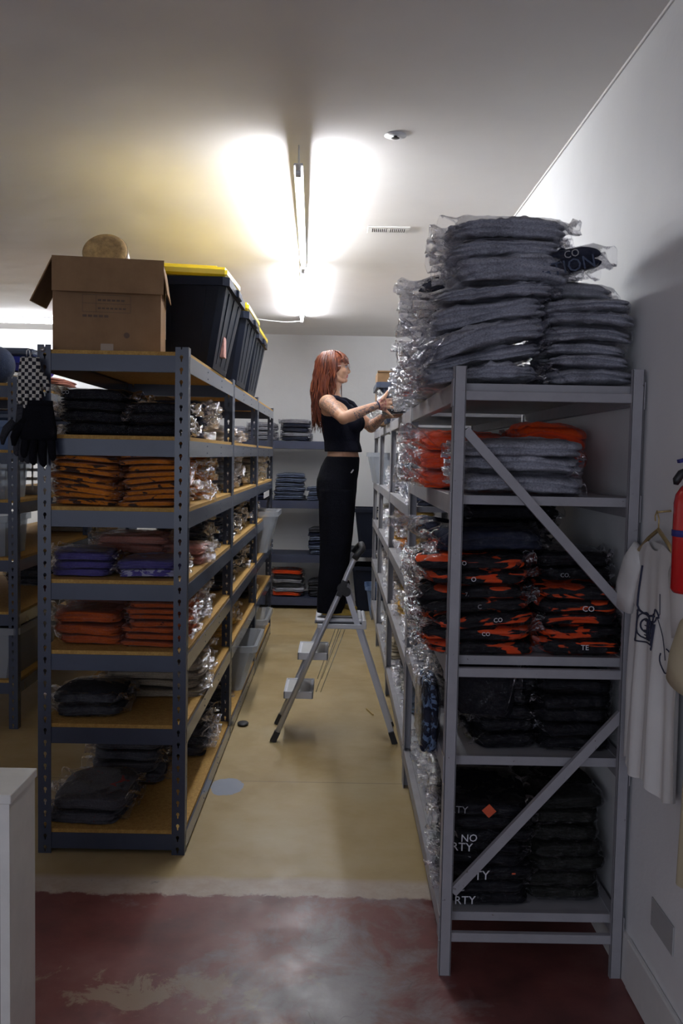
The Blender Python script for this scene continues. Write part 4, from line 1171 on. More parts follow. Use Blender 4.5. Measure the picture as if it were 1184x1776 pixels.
# ------------------------------------------------------------------ goods on the near grey rack
GR = 'near grey rack'
pile('bagged_hoodie', 'grey bagged hoodie', 'hoodie', 'tall front pile on top of ' + GR, 'cloth_grey', 0.475, 3.155, 1.948, 0.40, 0.38,
     [0.062, 0.052, 0.085, 0.085, 0.05], tilt=-0.24, jit=0.02, ext=(0.07, 0.02), wr=2.9, folds=3, res=(40, 34, 14), lean=(0.03, 0), crump=1.2)
zt = 1.948 + 0.97 * 0.334
pile('bagged_hoodie', 'grey bagged hoodie', 'hoodie', 'upper tier of the tall front pile', 'cloth_grey', 0.535, 3.175, zt, 0.385, 0.36,
     [0.095, 0.062, 0.075], tilt=-0.05, jit=0.025, ext=(0.06, 0.05), wr=3.0, folds=3, res=(40, 34, 14), crump=1.3, lean=(0.02, 0))
pile('bagged_hoodie', 'grey bagged hoodie', 'hoodie', 'wall-side pile on top of ' + GR, 'cloth_grey', 0.815, 3.145, 1.948, 0.285, 0.36,
     [0.06, 0.04, 0.045, 0.055, 0.045, 0.045], tilt=0.03, ext=(0.02, 0.0), wr=2.6, folds=2, res=(36, 34, 14), jit=0.008)
soft('bagged_hoodie', 'pale grey hoodie in loose film lying on the wall-side pile', 'hoodie', 'cloth_light_grey', (0.775, 3.215, 2.235), (0.26, 0.34, 0.062), (0, 0.05, 0.1), 2, B, (0.03, 0.03), wr=2.0, crump=1.5, res=(34, 30, 12))
soft('bagged_hoodie', 'navy printed hoodie, tipped up against the right wall', 'hoodie', 'cloth_navy', (0.735, 3.155, 2.322), (0.27, 0.30, 0.080), (0.05, -0.24, 0), 2, 'clear_film', (0.02, 0.05),
     wr=1.8, res=(34, 30, 12), letters=[('CO', 0.034, 'ink_grey', 0.02, 0.058), ('ATION', 0.060, 'cloth_mid_blue', 0.0, 0.020)])
pile('bagged_hoodie', 'dark bagged hoodie', 'hoodie', 'second pile back, top of ' + GR, 'cloth_navy', 0.49, 3.62, 1.948, 0.34, 0.34,
     [0.055, 0.06, 0.055, 0.055, 0.06, 0.055, 0.06, 0.06], mats=['cloth_grey', 'cloth_navy', 'cloth_grey', 'cloth_navy', 'cloth_navy', 'cloth_black', 'cloth_black', 'cloth_navy'],
     looks=['grey bagged hoodie', 'navy bagged hoodie', 'grey bagged hoodie', 'navy bagged hoodie', 'navy bagged hoodie', 'black bagged hoodie', 'black bagged hoodie', 'navy bagged hoodie'],
     film=B, ext=(0.10, 0.02), crump=1.4, wr=1.6)
pile('bagged_hoodie', 'grey hoodie, silvery bag', 'hoodie', 'third pile back, top of ' + GR, 'cloth_grey', 0.50, 4.02, 1.948, 0.34, 0.34, [0.055] * 5, film=B, ext=(0.09, 0.02), crump=1.4, wr=1.6)
pile('bagged_hoodie', 'grey hoodie, silvery bag', 'hoodie', 'last pile, top of ' + GR, 'cloth_light_grey', 0.50, 4.40, 1.948, 0.34, 0.32, [0.055] * 3, film='milky_film', ext=(0.09, 0.02), crump=1.4, wr=1.6)
# upper compartment
pile('folded_sweatshirt', 'grey folded sweatshirt', 'sweatshirt', 'grey pile amid the orange ones', 'cloth_grey', 0.600, 3.125, 1.588, 0.42, 0.36,
     [0.066, 0.060, 0.060], ext=(0.03, 0.01), wr=2.0, folds=2, res=(38, 32, 14), jit=0.010)
pile('bagged_sweatshirt', 'bright orange bagged sweatshirt', 'sweatshirt', 'orange pile at the aisle edge', 'cloth_orange', 0.475, 3.56, 1.588, 0.32, 0.34,
     [0.068, 0.075, 0.075], ext=(0.09, 0.02), wr=1.8, folds=3, film=B, crump=1.7, res=(34, 30, 14))
pile('bagged_sweatshirt', 'bright orange bagged sweatshirt', 'sweatshirt', 'orange pile by the right wall', 'cloth_orange', 0.80, 3.57, 1.588, 0.28, 0.36,
     [0.085, 0.07, 0.09], ext=(0.03, 0.0), wr=2.2, folds=2, res=(34, 30, 14), tilt=-0.05)
pile('bagged_hoodie', 'navy bagged hoodie', 'hoodie', 'pile behind the orange ones', 'cloth_navy', 0.57, 4.15, 1.588, 0.34, 0.40, [0.06, 0.06, 0.06], film=B, ext=(0.07, 0.02))
# flame-print shelf
flame_txt = {1: [('CO', 0.018, 'ink_white', 0.03, 0.025)], 2: [('CO', 0.020, 'ink_white', 0.03, 0.028)], 3: [('C', 0.020, 'ink_grey', 0.0, 0.022)],
             4: [('7.', 0.018, 'ink_grey', -0.02, 0.022)], 5: [('O', 0.022, 'ink_white', -0.03, 0.024)], 6: [('CO', 0.020, 'ink_white', -0.03, 0.028)]}
pile('bagged_hoodie', 'black and orange flame-print hoodie', 'hoodie', 'left flame pile of ' + GR, 'cloth_flame', 0.478, 3.125, 1.062, 0.36, 0.38,
     [0.046, 0.046, 0.048, 0.044, 0.05, 0.048, 0.05], tilt=-0.07, ext=(0.05, 0.04), wr=1.2, res=(34, 30, 12), crump=1.0, lean=(-0.02, 0), letters=flame_txt, folds=2)
soft('bagged_hoodie', 'plain navy hoodie lying on the left flame pile', 'hoodie', 'cloth_navy', (0.52, 3.175, 1.395), (0.36, 0.36, 0.075), (0, -0.03, 0), 2, 'clear_film', (0.05, 0.02), wr=1.5)
pile('bagged_hoodie', 'flame-print hoodie', 'hoodie', 'right flame pile of ' + GR, 'cloth_flame', 0.812, 3.135, 1.062, 0.285, 0.38, [0.055, 0.045, 0.045, 0.045, 0.045],
     ext=(0.02, 0.01), tilt=-0.03, wr=1.4, res=(34, 30, 12), letters={0: [('TE', 0.024, 'ink_white', 0.0, 0.03)], 3: [('CO', 0.026, 'ink_white', 0.03, 0.02)]}, folds=2, jit=0.008)
pile('bagged_hoodie', 'black bagged hoodie', 'hoodie', 'black top of the right flame pile', 'cloth_black', 0.80, 3.215, 1.062 + 0.235, 0.28, 0.36, [0.05, 0.05], ext=(0.02, 0.01),
     letters={0: [('CO.', 0.020, 'ink_grey', -0.06, 0.025)]}, jit=0.006)
pile('bagged_hoodie', 'black bagged hoodie', 'hoodie', 'tall black pile behind the flame piles', 'cloth_black', 0.66, 3.62, 1.062, 0.36, 0.36, [0.06] * 8, ext=(0.02, 0.02))
soft('bagged_hoodie', 'navy hoodie with its loose clear bag jutting over the aisle', 'hoodie', 'cloth_navy', (0.44, 3.62, 1.37), (0.24, 0.32, 0.075), (0.05, 0.22, 0.1), 2, B, (0.12, 0.02), crump=1.2)
pile('bagged_hoodie', 'navy hoodie, silvery bag', 'hoodie', 'aisle-side navy pile by the flames', 'cloth_navy', 0.425, 3.62, 1.062, 0.14, 0.32, [0.06] * 5, film=B, ext=(0.07, 0.0), crump=1.4)
pile('bagged_hoodie', 'charcoal hoodie, silvery bag', 'hoodie', 'aisle-side charcoal pile by the flames', 'cloth_charcoal', 0.57, 4.08, 1.062, 0.32, 0.34, [0.055] * 4, film=B, ext=(0.05, 0.0), crump=1.4)
# lower compartment, near black
pile('bagged_hoodie', 'black bagged hoodie', 'hoodie', 'black pile under the left flames', 'cloth_black', 0.575, 3.195, 0.728, 0.22, 0.36, [0.05] * 5, ext=(0.02, 0.03))
soft('bagged_hoodie', 'black hoodie in a clear bag stood upright at the front', 'hoodie', 'cloth_black', (0.50, 3.00, 0.845), (0.20, 0.036, 0.19), (0.06, 0, 0), 1, 'clear_film', (0.0, 0.03), wr=1.0)
pile('bagged_hoodie', 'black bagged hoodie', 'hoodie', 'black pile under the right flames', 'cloth_black', 0.815, 3.155, 0.728, 0.27, 0.36, [0.05] * 5, ext=(0.02, 0.0), crump=1.3)
soft('bagged_shirt', 'tropical-print shirt with orange leaves drooping over the aisle edge', 'shirt', 'cloth_tropical', (0.300, 3.21, 0.800), (0.255, 0.30, 0.065), (0, PI / 2, 0), 2, 'clear_film', (0.0, 0.02), wr=1.2, res=(34, 30, 12))
for y_, lk, mt, n_ in ((3.62, 'charcoal shirt, crinkled bag', 'cloth_charcoal', 4), (4.02, 'slate shirt, crinkled bag', 'cloth_mid_blue', 3), (4.40, 'black shirt, crinkled bag', 'cloth_black', 3)):
    pile('bagged_shirt', lk, 'shirt', 'fourth shelf of ' + GR, mt, 0.555, y_, 0.728, 0.28, 0.34, [0.055] * n_, film=B, ext=(0.06, 0.0), crump=1.4)
# bottom shelf
RT = Matrix.Identity(4)
pile('bagged_hoodie', 'black hoodie with white lettering', 'hoodie', 'left bottom pile of ' + GR, 'cloth_black', 0.53, 3.155, 0.198, 0.29, 0.38, [0.046] * 8, ext=(0.04, 0.02), folds=2, jit=0.008,
     letters={0: [('RTY', 0.040, 'ink_white', -0.085, 0.022)], 1: [('JC', 0.040, 'ink_grey', -0.09, 0.022)], 2: [('TY', 0.044, 'ink_white', -0.06, 0.022), ('-', 0.05, 'ink_red', 0.05, 0.03)],
              4: [('ERTY', 0.040, 'ink_white', -0.085, 0.022), ('\u2022', 0.06, 'ink_red', 0.03, 0.03)], 5: [('NO', 0.036, 'ink_white', -0.105, 0.022)],
              7: [('RTY', 0.034, 'ink_grey', -0.09, 0.022), ('\u25C6', 0.05, 'ink_red', 0.01, 0.022)]})
pile('bagged_hoodie', 'dark olive bagged hoodie', 'hoodie', 'right bottom pile of ' + GR, 'cloth_olive', 0.808, 3.195, 0.198, 0.275, 0.40, [0.052] * 7, ext=(0.02, 0.0), tilt=-0.02, crump=1.3, lean=(-0.01, 0.05))
for y_, lk, mt, n_ in ((3.62, 'dark shirt, silvery bag', 'cloth_charcoal', 6), (4.02, 'pale printed shirt, silvery bag', 'cloth_pale_print', 5), (4.40, 'black shirt, silvery bag', 'cloth_black', 3)):
    pile('bagged_shirt', lk, 'shirt', 'bottom shelf of ' + GR, mt, 0.59, y_, 0.198, 0.27, 0.34, [0.052] * n_, film=B, ext=(0.07, 0.0), crump=1.4)

# ------------------------------------------------------------------ goods on the three farther grey racks
def rrow(rack, ys, z, items):
    for (y, look, mat, n, h, where) in items:
        pile('bagged_shirt', look, 'shirt', f'{where}, {rack}', mat, 0.565, y, z, 0.28, 0.32, [h] * n, film=B, ext=(0.045, 0.0), crump=1.3, folds=2, jit=0.025)
R2 = 'second grey rack'; R3 = 'third grey rack'; R4 = 'last grey rack'
rrow(R2, None, 1.948, [(6.05, 'grey bagged hoodie', 'cloth_grey', 2, 0.055, 'far top')])
rrow(R2, None, 1.453, [(4.88, 'navy bagged shirt', 'cloth_navy', 7, 0.05, 'near end, upper shelf'), (5.30, 'silvery navy bagged shirt', 'cloth_mid_blue', 6, 0.05, 'middle, upper shelf'),
                       (5.90, 'slate bagged shirt', 'cloth_mid_blue', 5, 0.05, 'far end, upper shelf')])
rrow(R2, None, 1.063, [(4.90, 'golden bagged shirt', 'cloth_yellow', 4, 0.05, 'near end, middle shelf'), (5.35, 'cream bagged shirt', 'cloth_cream', 4, 0.05, 'middle, middle shelf'),
                       (5.95, 'amber bagged shirt', 'cloth_amber', 5, 0.05, 'far end, middle shelf')])
rrow(R2, None, 0.663, [(4.86, 'black bagged shirt', 'cloth_navy', 6, 0.045, 'near end, low shelf'), (5.35, 'pale gold bagged shirt', 'cloth_cream', 5, 0.05, 'middle, low shelf'),
                       (5.95, 'amber bagged shirt', 'cloth_yellow', 4, 0.05, 'far end, low shelf')])
rrow(R2, None, 0.208, [(5.36, 'blue and yellow print shirt', 'cloth_blue_yellow', 2, 0.06, 'middle, bottom shelf'), (5.72, 'grey print bagged shirt', 'cloth_camo', 3, 0.05, 'beyond the print ones'),
                       (6.12, 'slate bagged shirt', 'cloth_mid_blue', 2, 0.05, 'far end, bottom shelf')])
rrow(R3, None, 1.453, [(6.75, 'silvery bagged shirt', 'cloth_light_grey', 4, 0.05, 'near end, upper shelf'), (7.5, 'white bagged shirt', 'cloth_white', 3, 0.05, 'far end, upper shelf')])
rrow(R3, None, 1.063, [(6.72, 'yellow bagged shirt', 'cloth_yellow', 5, 0.05, 'near end, middle shelf'), (7.2, 'pale bagged shirt', 'cloth_pale_print', 5, 0.05, 'middle, middle shelf'),
                       (7.7, 'white bagged shirt', 'cloth_white', 4, 0.05, 'far end, middle shelf')])
rrow(R3, None, 0.663, [(6.72, 'pale printed bagged shirt', 'cloth_pale_print', 6, 0.05, 'near end, low shelf'), (7.3, 'white bagged shirt', 'cloth_white', 5, 0.05, 'middle, low shelf')])
rrow(R3, None, 0.208, [(6.75, 'cream bagged shirt', 'cloth_cream', 5, 0.05, 'near end, bottom shelf'), (7.3, 'pale bagged shirt', 'cloth_pale_print', 5, 0.05, 'middle, bottom shelf')])
rrow(R4, None, 1.063, [(8.5, 'white bagged shirt', 'cloth_white', 4, 0.05, 'middle shelf')])
rrow(R4, None, 0.663, [(8.5, 'pale bagged shirt', 'cloth_pale_print', 4, 0.05, 'low shelf')])

tote('storage_tub', 'navy tub on top of the third grey rack, behind the held bag', (0.34, 0.82, 6.52, 6.98), (0.27, 0.87, 6.45, 7.05), 1.948, 2.23, 'tub_navy', None, ribs=False)
cb = thing('cardboard_box', 'small cardboard box standing behind the navy tub, top of grey rack', 'box', (0.55, 7.3, 1.948))
part('body', MB().box((0.285, 7.10, 1.948), (0.85, 7.5, 2.36)).box((0.285, 7.09, 2.36), (0.85, 7.11, 2.37)), 'cardboard', cb)
pile('bagged_shirt', 'camouflage bagged shirt', 'shirt', 'in the navy tub on the grey rack', 'cloth_camo', 0.58, 6.75, 1.96, 0.48, 0.46, [0.09, 0.09, 0.09, 0.07], film=B, ext=(0, 0), crump=1.5, jit=0.004)
tote('plastic_bin', 'milky plastic bin jutting from the last grey rack', (0.34, 0.72, 8.75, 9.2), (0.29, 0.75, 8.7, 9.25), 1.443, 1.74, 'milky_plastic', None, ribs=False, handle=False)
gb = 'dark tubs at the end of the aisle by the back wall'
b4 = blue_rack('small dark rack holding black tubs at the end of the aisle', 0.10, 0.74, 9.88, 10.35, 0.72, [0.68], None, post='tub_black', beam='tub_black', board='tub_black', fw=0.02)
tote('storage_tub', 'black tub upon the small rack at the aisle end', (0.24, 0.68, 9.92, 10.3), (0.19, 0.72, 9.88, 10.34), 0.681, 1.13, 'tub_black', None, ribs=False, group=gb)
tote('storage_tub', 'black tub on the floor at the aisle end, under the small rack', (0.22, 0.62, 9.9, 10.3), (0.17, 0.66, 9.84, 10.32), 0.001, 0.50, 'tub_black', None, ribs=False, group=gb, handle=False)
tote('storage_tub', 'blue tub on the floor in front of the black ones', (0.36, 0.62, 9.48, 9.78), (0.315, 0.66, 9.43, 9.82), 0.001, 0.34, 'tub_blue', None, ribs=False, group=gb, handle=False)

# back wall shelving goods
BR = 'back wall shelf'
def bpile(look, mat, x, z, w, n, h, where, film=None, mats=None, looks=None):
    pile('folded_hoodie', look, 'hoodie', where, mat, x, 10.18, z, w, 0.34, [h] * n, film=film, ext=(0.02, 0.02), jit=0.012, folds=2, wr=1.5, mats=mats, looks=looks)
bpile('grey and navy folded hoodie', 'cloth_navy', -0.49, 1.858, 0.32, 5, 0.048, 'pile left of her back, top ' + BR, mats=['cloth_navy', 'cloth_grey', 'cloth_navy', 'cloth_navy', 'cloth_light_grey'],
      looks=['navy bagged hoodie', 'grey bagged hoodie', 'navy bagged hoodie', 'dark bagged hoodie', 'light grey hoodie'], film='clear_film')
bpile('grey folded hoodie', 'cloth_light_grey', -0.86, 1.858, 0.32, 4, 0.05, 'grey pile, top ' + BR, film='clear_film')
bpile('light grey folded hoodie', 'cloth_grey', -1.16, 1.858, 0.24, 3, 0.05, 'leftmost pile, top ' + BR, film='clear_film')
bpile('blue-grey folded hoodie', 'cloth_mid_blue', -0.545, 1.203, 0.34, 6, 0.05, 'wide pile, middle ' + BR)
bpile('slate folded hoodie', 'cloth_mid_blue', -0.22, 1.203, 0.26, 3, 0.05, 'pile next to her hip, middle ' + BR)
bpile('navy folded hoodie', 'cloth_navy', -0.84, 1.203, 0.16, 4, 0.05, 'narrow dark pile, middle ' + BR)
bpile('dark blue folded hoodie', 'cloth_mid_blue', -0.20, 0.603, 0.26, 6, 0.05, 'pile next to her thigh, low ' + BR,
      mats=['cloth_mid_blue', 'cloth_mid_blue', 'cloth_navy', 'cloth_mid_blue', 'cloth_navy', 'cloth_charcoal'], looks=['slate bagged hoodie', 'slate folded hoodie', 'navy folded hoodie', 'slate folded hoodie', 'navy folded hoodie', 'charcoal folded hoodie'])
bpile('slate folded hoodie', 'cloth_mid_blue', -0.84, 0.603, 0.2, 7, 0.05, 'narrow pile, low ' + BR)
bpile('grey-brown folded hoodie', 'cloth_grey', -0.55, 0.128, 0.34, 6, 0.05, 'striped pile, bottom ' + BR,
      mats=['cloth_orange', 'cloth_grey', 'cloth_charcoal', 'cloth_grey', 'cloth_charcoal', 'cloth_orange'],
      looks=['orange bagged hoodie', 'grey folded hoodie', 'charcoal folded hoodie', 'grey folded hoodie', 'charcoal folded hoodie', 'orange and black hoodie'], film='clear_film')
bpile('grey folded hoodie', 'cloth_charcoal', -0.20, 0.128, 0.26, 3, 0.06, 'low pile by her feet, bottom ' + BR)

# ------------------------------------------------------------------ right wall: extinguisher, shirts, outlet plate
e = thing('fire_extinguisher', 'red fire extinguisher with black band mounted on the right wall', 'fire extinguisher', (0.915, 2.33, 1.365))
M = Matrix.Translation((0.915, 2.33, 1.365))
part('cylinder', MB().lathe([(0.020, 0.0), (0.044, 0.004), (0.050, 0.014), (0.050, 0.235), (0.046, 0.258), (0.034, 0.278), (0.018, 0.290), (0.016, 0.298)], M, 36), 'extinguisher_red', e, True)
part('band', MB().lathe([(0.0505, 0.150), (0.0520, 0.151), (0.0520, 0.166), (0.0505, 0.167)], M, 36), 'pin_blue', e, True)
part('valve', MB().lathe([(0.014, 0.296), (0.017, 0.30), (0.017, 0.325), (0.010, 0.33)], M, 18), 'brass', e, True)
part('handle', MB().tube([(0.932, 2.33, 1.690), (0.905, 2.33, 1.690), (0.878, 2.33, 1.676), (0.868, 2.33, 1.660), (0.866, 2.33, 1.648)], [0.008, 0.010, 0.011, 0.011, 0.006], 12), 'hose_black', e, True)
part('lever', MB().bar((0.870, 2.33, 1.708), (0.945, 2.33, 1.728), 0.018, 0.009), 'pin_blue', e)
part('bracket', MB().box((0.955, 2.315, 1.42), (0.974, 2.345, 1.62)).bar((0.93, 2.33, 1.66), (0.974, 2.33, 1.66), 0.006, 0.006), 'steel', e)

def tee(name, label, yc, zt, off, sc, mat, seed, print_=False):
    t = thing(name, label, 'shirt', (XR - off, yc, zt - 0.7 * sc))
    rng = np.random.default_rng(seed)
    # plan outline in (u along -y.. , v down); a double sheet with depth
    nu, nv = 44, 56
    V = []; F = []
    def outline(v):
        # half width at depth v (0 shoulder .. 1 hem)
        if v < 0.03: return 0.10 + (v / 0.03) * 0.03
        if v < 0.30: return 0.20 + 0.065 * math.sin(min(1, (v - 0.03) / 0.24) * PI / 2)
        return 0.215 + 0.02 * (v - 0.3)
    def pos(u, v, side):
        hw = outline(v) * sc
        if v < 0.03: hw = 0.185 * sc
        z = zt - v * 0.745 * sc
        y = yc + u * hw
        # shoulders slope
        z -= abs(u) ** 1.5 * 0.055 * sc * max(0, 1 - v * 2.2)
        if v < 0.12 and abs(u) < 0.35:
            z -= (0.035 if side > 0 else 0.015) * sc * math.cos(u / 0.35 * PI / 2) * (1 - v / 0.12)
        th = 0.024 * sc * (1 - abs(u) ** 3) * (0.5 + v)
        fold = 0.010 * math.sin(u * 9 + 1.3 + seed) * min(1, v * 1.6) + 0.006 * math.sin(u * 19 + v * 3) * min(1, v * 1.5)
        x = XR - off - (th if side > 0 else -0.4 * th) - fold
        z += 0.012 * math.sin(u * 7 + seed) * v ** 4
        return (x, y, z)
    for side in (1, -1):
        o = len(V)
        for j in range(nv + 1):
            for i in range(nu + 1):
                V.append(pos(-1 + 2 * i / nu, j / nv, side))
        for j in range(nv):
            for i in range(nu):
                a = o + j * (nu + 1) + i
                F.append((a, a + 1, a + nu + 2, a + nu + 1) if side > 0 else (a, a + nu + 1, a + nu + 2, a + 1))
    N1 = (nu + 1) * (nv + 1)
    for j in range(nv):
        for i in (0, nu):
            a = j * (nu + 1) + i
            F.append((a, a + nu + 1, a + nu + 1 + N1, a + N1))
    part('body', MB().add(V, F), mat, t, True)
    for s in (1, -1):
        y0 = yc + s * 0.165 * sc
        m = MB()
        m.tube([(XR - off - 0.006, y0, zt - 0.065 * sc), (XR - off - 0.012, y0 + s * 0.05 * sc, zt - 0.115 * sc), (XR - off - 0.016, y0 + s * 0.085 * sc, zt - 0.19 * sc),
                (XR - off - 0.017, y0 + s * 0.098 * sc, zt - 0.25 * sc)], [0.055 * sc, 0.066 * sc, 0.07 * sc, 0.068 * sc], 20, True, 0.34, (1, 0, 0))
        part('sleeve', m, mat, t, True)
    hx = XR - off - 0.004
    part('hanger', MB().tube([(hx, yc - 0.17 * sc, zt - 0.05 * sc), (hx, yc - 0.08, zt - 0.004), (hx, yc, zt + 0.028), (hx, yc + 0.08, zt - 0.004), (hx, yc + 0.17 * sc, zt - 0.05 * sc)], 0.006, 8)
         .tube([(hx, yc, zt + 0.026), (hx, yc, zt + 0.06), (hx, yc + 0.018, zt + 0.082), (hx, yc + 0.032, zt + 0.066), (hx, yc + 0.028, zt + 0.052)], 0.0022, 8)
         .tube([(hx, yc + 0.01, zt + 0.079), (XR - 0.001, yc + 0.01, zt + 0.083)], 0.003, 8), 'brass', t, True)
    if print_:
        def S(u, v, lift=0.003):
            p = pos(u, v, 1); return (p[0] - lift, p[1], p[2])
        m = MB()
        def line(uv, r=0.0022):
            pts = []
            for (a, b) in zip(uv, uv[1:]):
                for k in range(5):
                    f = k / 5; pts.append(S(a[0] + (b[0] - a[0]) * f, a[1] + (b[1] - a[1]) * f))
            pts.append(S(*uv[-1])); m.tube(pts, r * 0.55, 6)
        circ = lambda cu, cv, ru, rv, a0=0, a1=2 * PI, n=16: [(cu + ru * math.cos(a0 + (a1 - a0) * i / n), cv + rv * math.sin(a0 + (a1 - a0) * i / n)) for i in range(n + 1)]
        # generic custom motorcycle: rear wheel, engine, tank, long fork, front wheel, tall seat post
        line(circ(-0.62, 0.46, 0.16, 0.05, -0.4, 4.6), 0.0034)
        line([(-0.62, 0.46), (-0.50, 0.37), (-0.38, 0.30), (-0.34, 0.20)], 0.0022)
        line([(0.35, 0.30), (0.36, 0.24), (0.36, 0.17), (0.37, 0.11)], 0.0055)
        line([(0.42, 0.31), (0.36, 0.30), (0.25, 0.315), (0.05, 0.32), (-0.12, 0.31), (-0.30, 0.30)], 0.0060)
        line(circ(-0.26, 0.30, 0.10, 0.028), 0.0040)
        line(circ(0.17, 0.365, 0.22, 0.055), 0.0042)
        line(circ(0.17, 0.365, 0.11, 0.028), 0.0048)
        line([(0.44, 0.31), (0.47, 0.36), (0.44, 0.43), (0.36, 0.44)], 0.0050)
        line([(-0.34, 0.33), (-0.31, 0.44), (0.0, 0.43), (0.36, 0.44)], 0.0040)
        for k in range(6):
            line([(-0.28 + k * 0.075, 0.335), (-0.26 + k * 0.075, 0.42)], 0.0045)
        for k in range(4):
            line([(-0.28, 0.345 + k * 0.02), (0.2, 0.345 + k * 0.02)], 0.0026)
        part('motorcycle_print', m, 'ink_dark', t, True)
    return t
tee('t_shirt', 'white t-shirt with a motorcycle drawing hanging on the right wall', 2.640, 1.480, 0.035, 0.96, 'cotton_white', 3, True)
tee('t_shirt', 'cream t-shirt on the right wall, mostly cut off by the picture edge', 2.085, 1.370, 0.055, 1.0, 'cotton_cream', 5)

pl = thing('wall_plate', 'small grey blank plate low on the right wall', 'wall plate', (XR, 2.575, 0.27))
part('plate', MB().box((XR - 0.005, 2.487, 0.305), (XR - 0.0005, 2.667, 0.392), 0.0015), 'plate_grey', pl)
part('screw', MB().tube([(XR - 0.005, 2.50, 0.3485), (XR - 0.0062, 2.50, 0.3485)], 0.003, 8).tube([(XR - 0.005, 2.654, 0.3485), (XR - 0.0062, 2.654, 0.3485)], 0.003, 8), 'steel', pl)

# white counter at the lower left
ct = thing('counter', 'off-white counter box at the lower left corner of the picture', 'counter', (-1.15, 2.44, 0))
part('body', MB().box((-1.50, 2.355, 0.0), (-0.850, 2.535, 0.775)), 'counter_paint', ct)
part('top', MB().box((-1.51, 2.330, 0.775), (-0.845, 2.540, 0.800), 0.002), 'counter_paint', ct)
part('frame', MB().box((-1.50, 2.334, 0.0), (-0.850, 2.355, 0.05)).box((-0.875, 2.334, 0.05), (-0.850, 2.355, 0.775)), 'counter_paint', ct)
part('panel', MB().box((-1.49, 2.350, 0.06), (-0.878, 2.3545, 0.77)), 'counter_recess', ct)

# ------------------------------------------------------------------ step ladder
YN, YFR = 5.30, 5.655
L = thing('step_ladder', 'aluminium three-step folding ladder standing in the aisle', 'ladder', (0.0, 5.48, 0), None)
stile = [(-0.349, 0.03), (-0.104, 0.62), (0.031, 0.930), (0.058, 1.005), (0.092, 1.085), (0.120, 1.130)]
for y in (YN, YFR):
    dx = 0.0
    part('front_stile', MB().tube([(x + dx, y, z) for x, z in stile], 0.0165, 14, True, 1.0), 'aluminium', L, True)
    part('rear_leg', MB().bar((0.060, y + (0.016 if y == YN else -0.016), 0.905), (0.352, y + (0.016 if y == YN else -0.016), 0.03), 0.016, 0.032, (1, 0, 0)), 'aluminium', L)
    part('foot', MB().bar((-0.336, y, 0.062), (-0.364, y, 0.001), 0.034, 0.036, (1, 0, 0.4)), 'black_rubber', L)
    part('foot', MB().bar((0.338, y, 0.07), (0.362, y, 0.001), 0.026, 0.034, (1, 0, 0)), 'black_rubber', L)
    sgn = 1 if y == YN else -1
    part('hinge', MB().tube([(0.030, y - 0.017, 0.925), (0.030, y + 0.017, 0.925)], 0.030, 16).tube([(0.056, y - 0.015, 0.905), (0.056, y + 0.015, 0.905)], 0.026, 16)
         .bar((0.012, y, 0.880), (0.048, y, 0.972), 0.038, 0.034, (1, 0, 0)), 'black_rubber', L, False)
hp = [(0.100, YN, 1.100), (0.122, YN, 1.132), (0.140, YN + 0.012, 1.152), (0.147, YN + 0.05, 1.158), (0.147, YFR - 0.05, 1.158), (0.140, YFR - 0.012, 1.152), (0.122, YFR, 1.132), (0.100, YFR, 1.100)]
part('handle_grip', MB().tube(hp, 0.0195, 12), 'black_rubber', L, True)
# lower treads: shallow plastic trays
for (x0, x1, z) in ((-0.225, -0.045, 0.530), (-0.305, -0.130, 0.295)):
    m = MB().box((x0, YN + 0.016, z - 0.014), (x1, YFR - 0.016, z), 0.003)
    m.box((x0, YN + 0.014, z - 0.038), (x1, YN + 0.022, z + 0.006), 0.002).box((x0, YFR - 0.022, z - 0.038), (x1, YFR - 0.014, z + 0.006), 0.002)
    m.box((x0, YN + 0.014, z - 0.038), (x0 + 0.008, YFR - 0.014, z + 0.006), 0.002).box((x1 - 0.008, YN + 0.014, z - 0.038), (x1, YFR - 0.014, z + 0.006), 0.002)
    o = part('step', m, 'ladder_plastic', L)
    mm = MB().box((x0 + 0.02, YN + 0.035, z), (x1 - 0.02, YFR - 0.035, z + 0.002))
    q = part('grip_pad', mm, 'plate_grey', o)
o = part('platform', MB().box((-0.112, YN + 0.014, 0.690), (0.180, YFR - 0.014, 0.715), 0.004).box((-0.110, YN - 0.002, 0.684), (0.178, YN + 0.012, 0.712), 0.003)
         .tube([(0.165, YN - 0.004, 0.722), (0.165, YFR + 0.004, 0.722)], 0.014, 12), 'ladder_plastic', L)
part('platform_tread', MB().box((-0.125, YN + 0.016, 0.716), (0.158, YFR - 0.016, 0.742), 0.010), 'ladder_plastic', o, False)
part('seal', MB().box((-0.128, YN + 0.012, 0.7135), (0.161, YFR - 0.012, 0.7185), 0.002), 'black_rubber', o)
for y in (YN + 0.02, YFR - 0.02):
    part('link_rod', MB().tube([(0.018, y, 0.688), (-0.112, y, 0.300)], 0.0022, 6).tube([(0.056, y, 0.688), (-0.085, y, 0.300)], 0.0022, 6), 'steel', L, True)
# small stray things on the floor
tag(obj('scrap', MB().ellipsoid((-0.575, 5.62, 0.012), (0.035, 0.05, 0.011)), 'black_rubber', smooth=True), 'small dark clump on the floor beside the lowest milky bin', 'scrap')
tag(obj('wood_splinter', MB().bar((0.215, 6.02, 0.006), (0.255, 5.88, 0.006), 0.008, 0.008), 'brass'), 'thin yellowish splinter lying on the floor behind the ladder leg', 'stick')

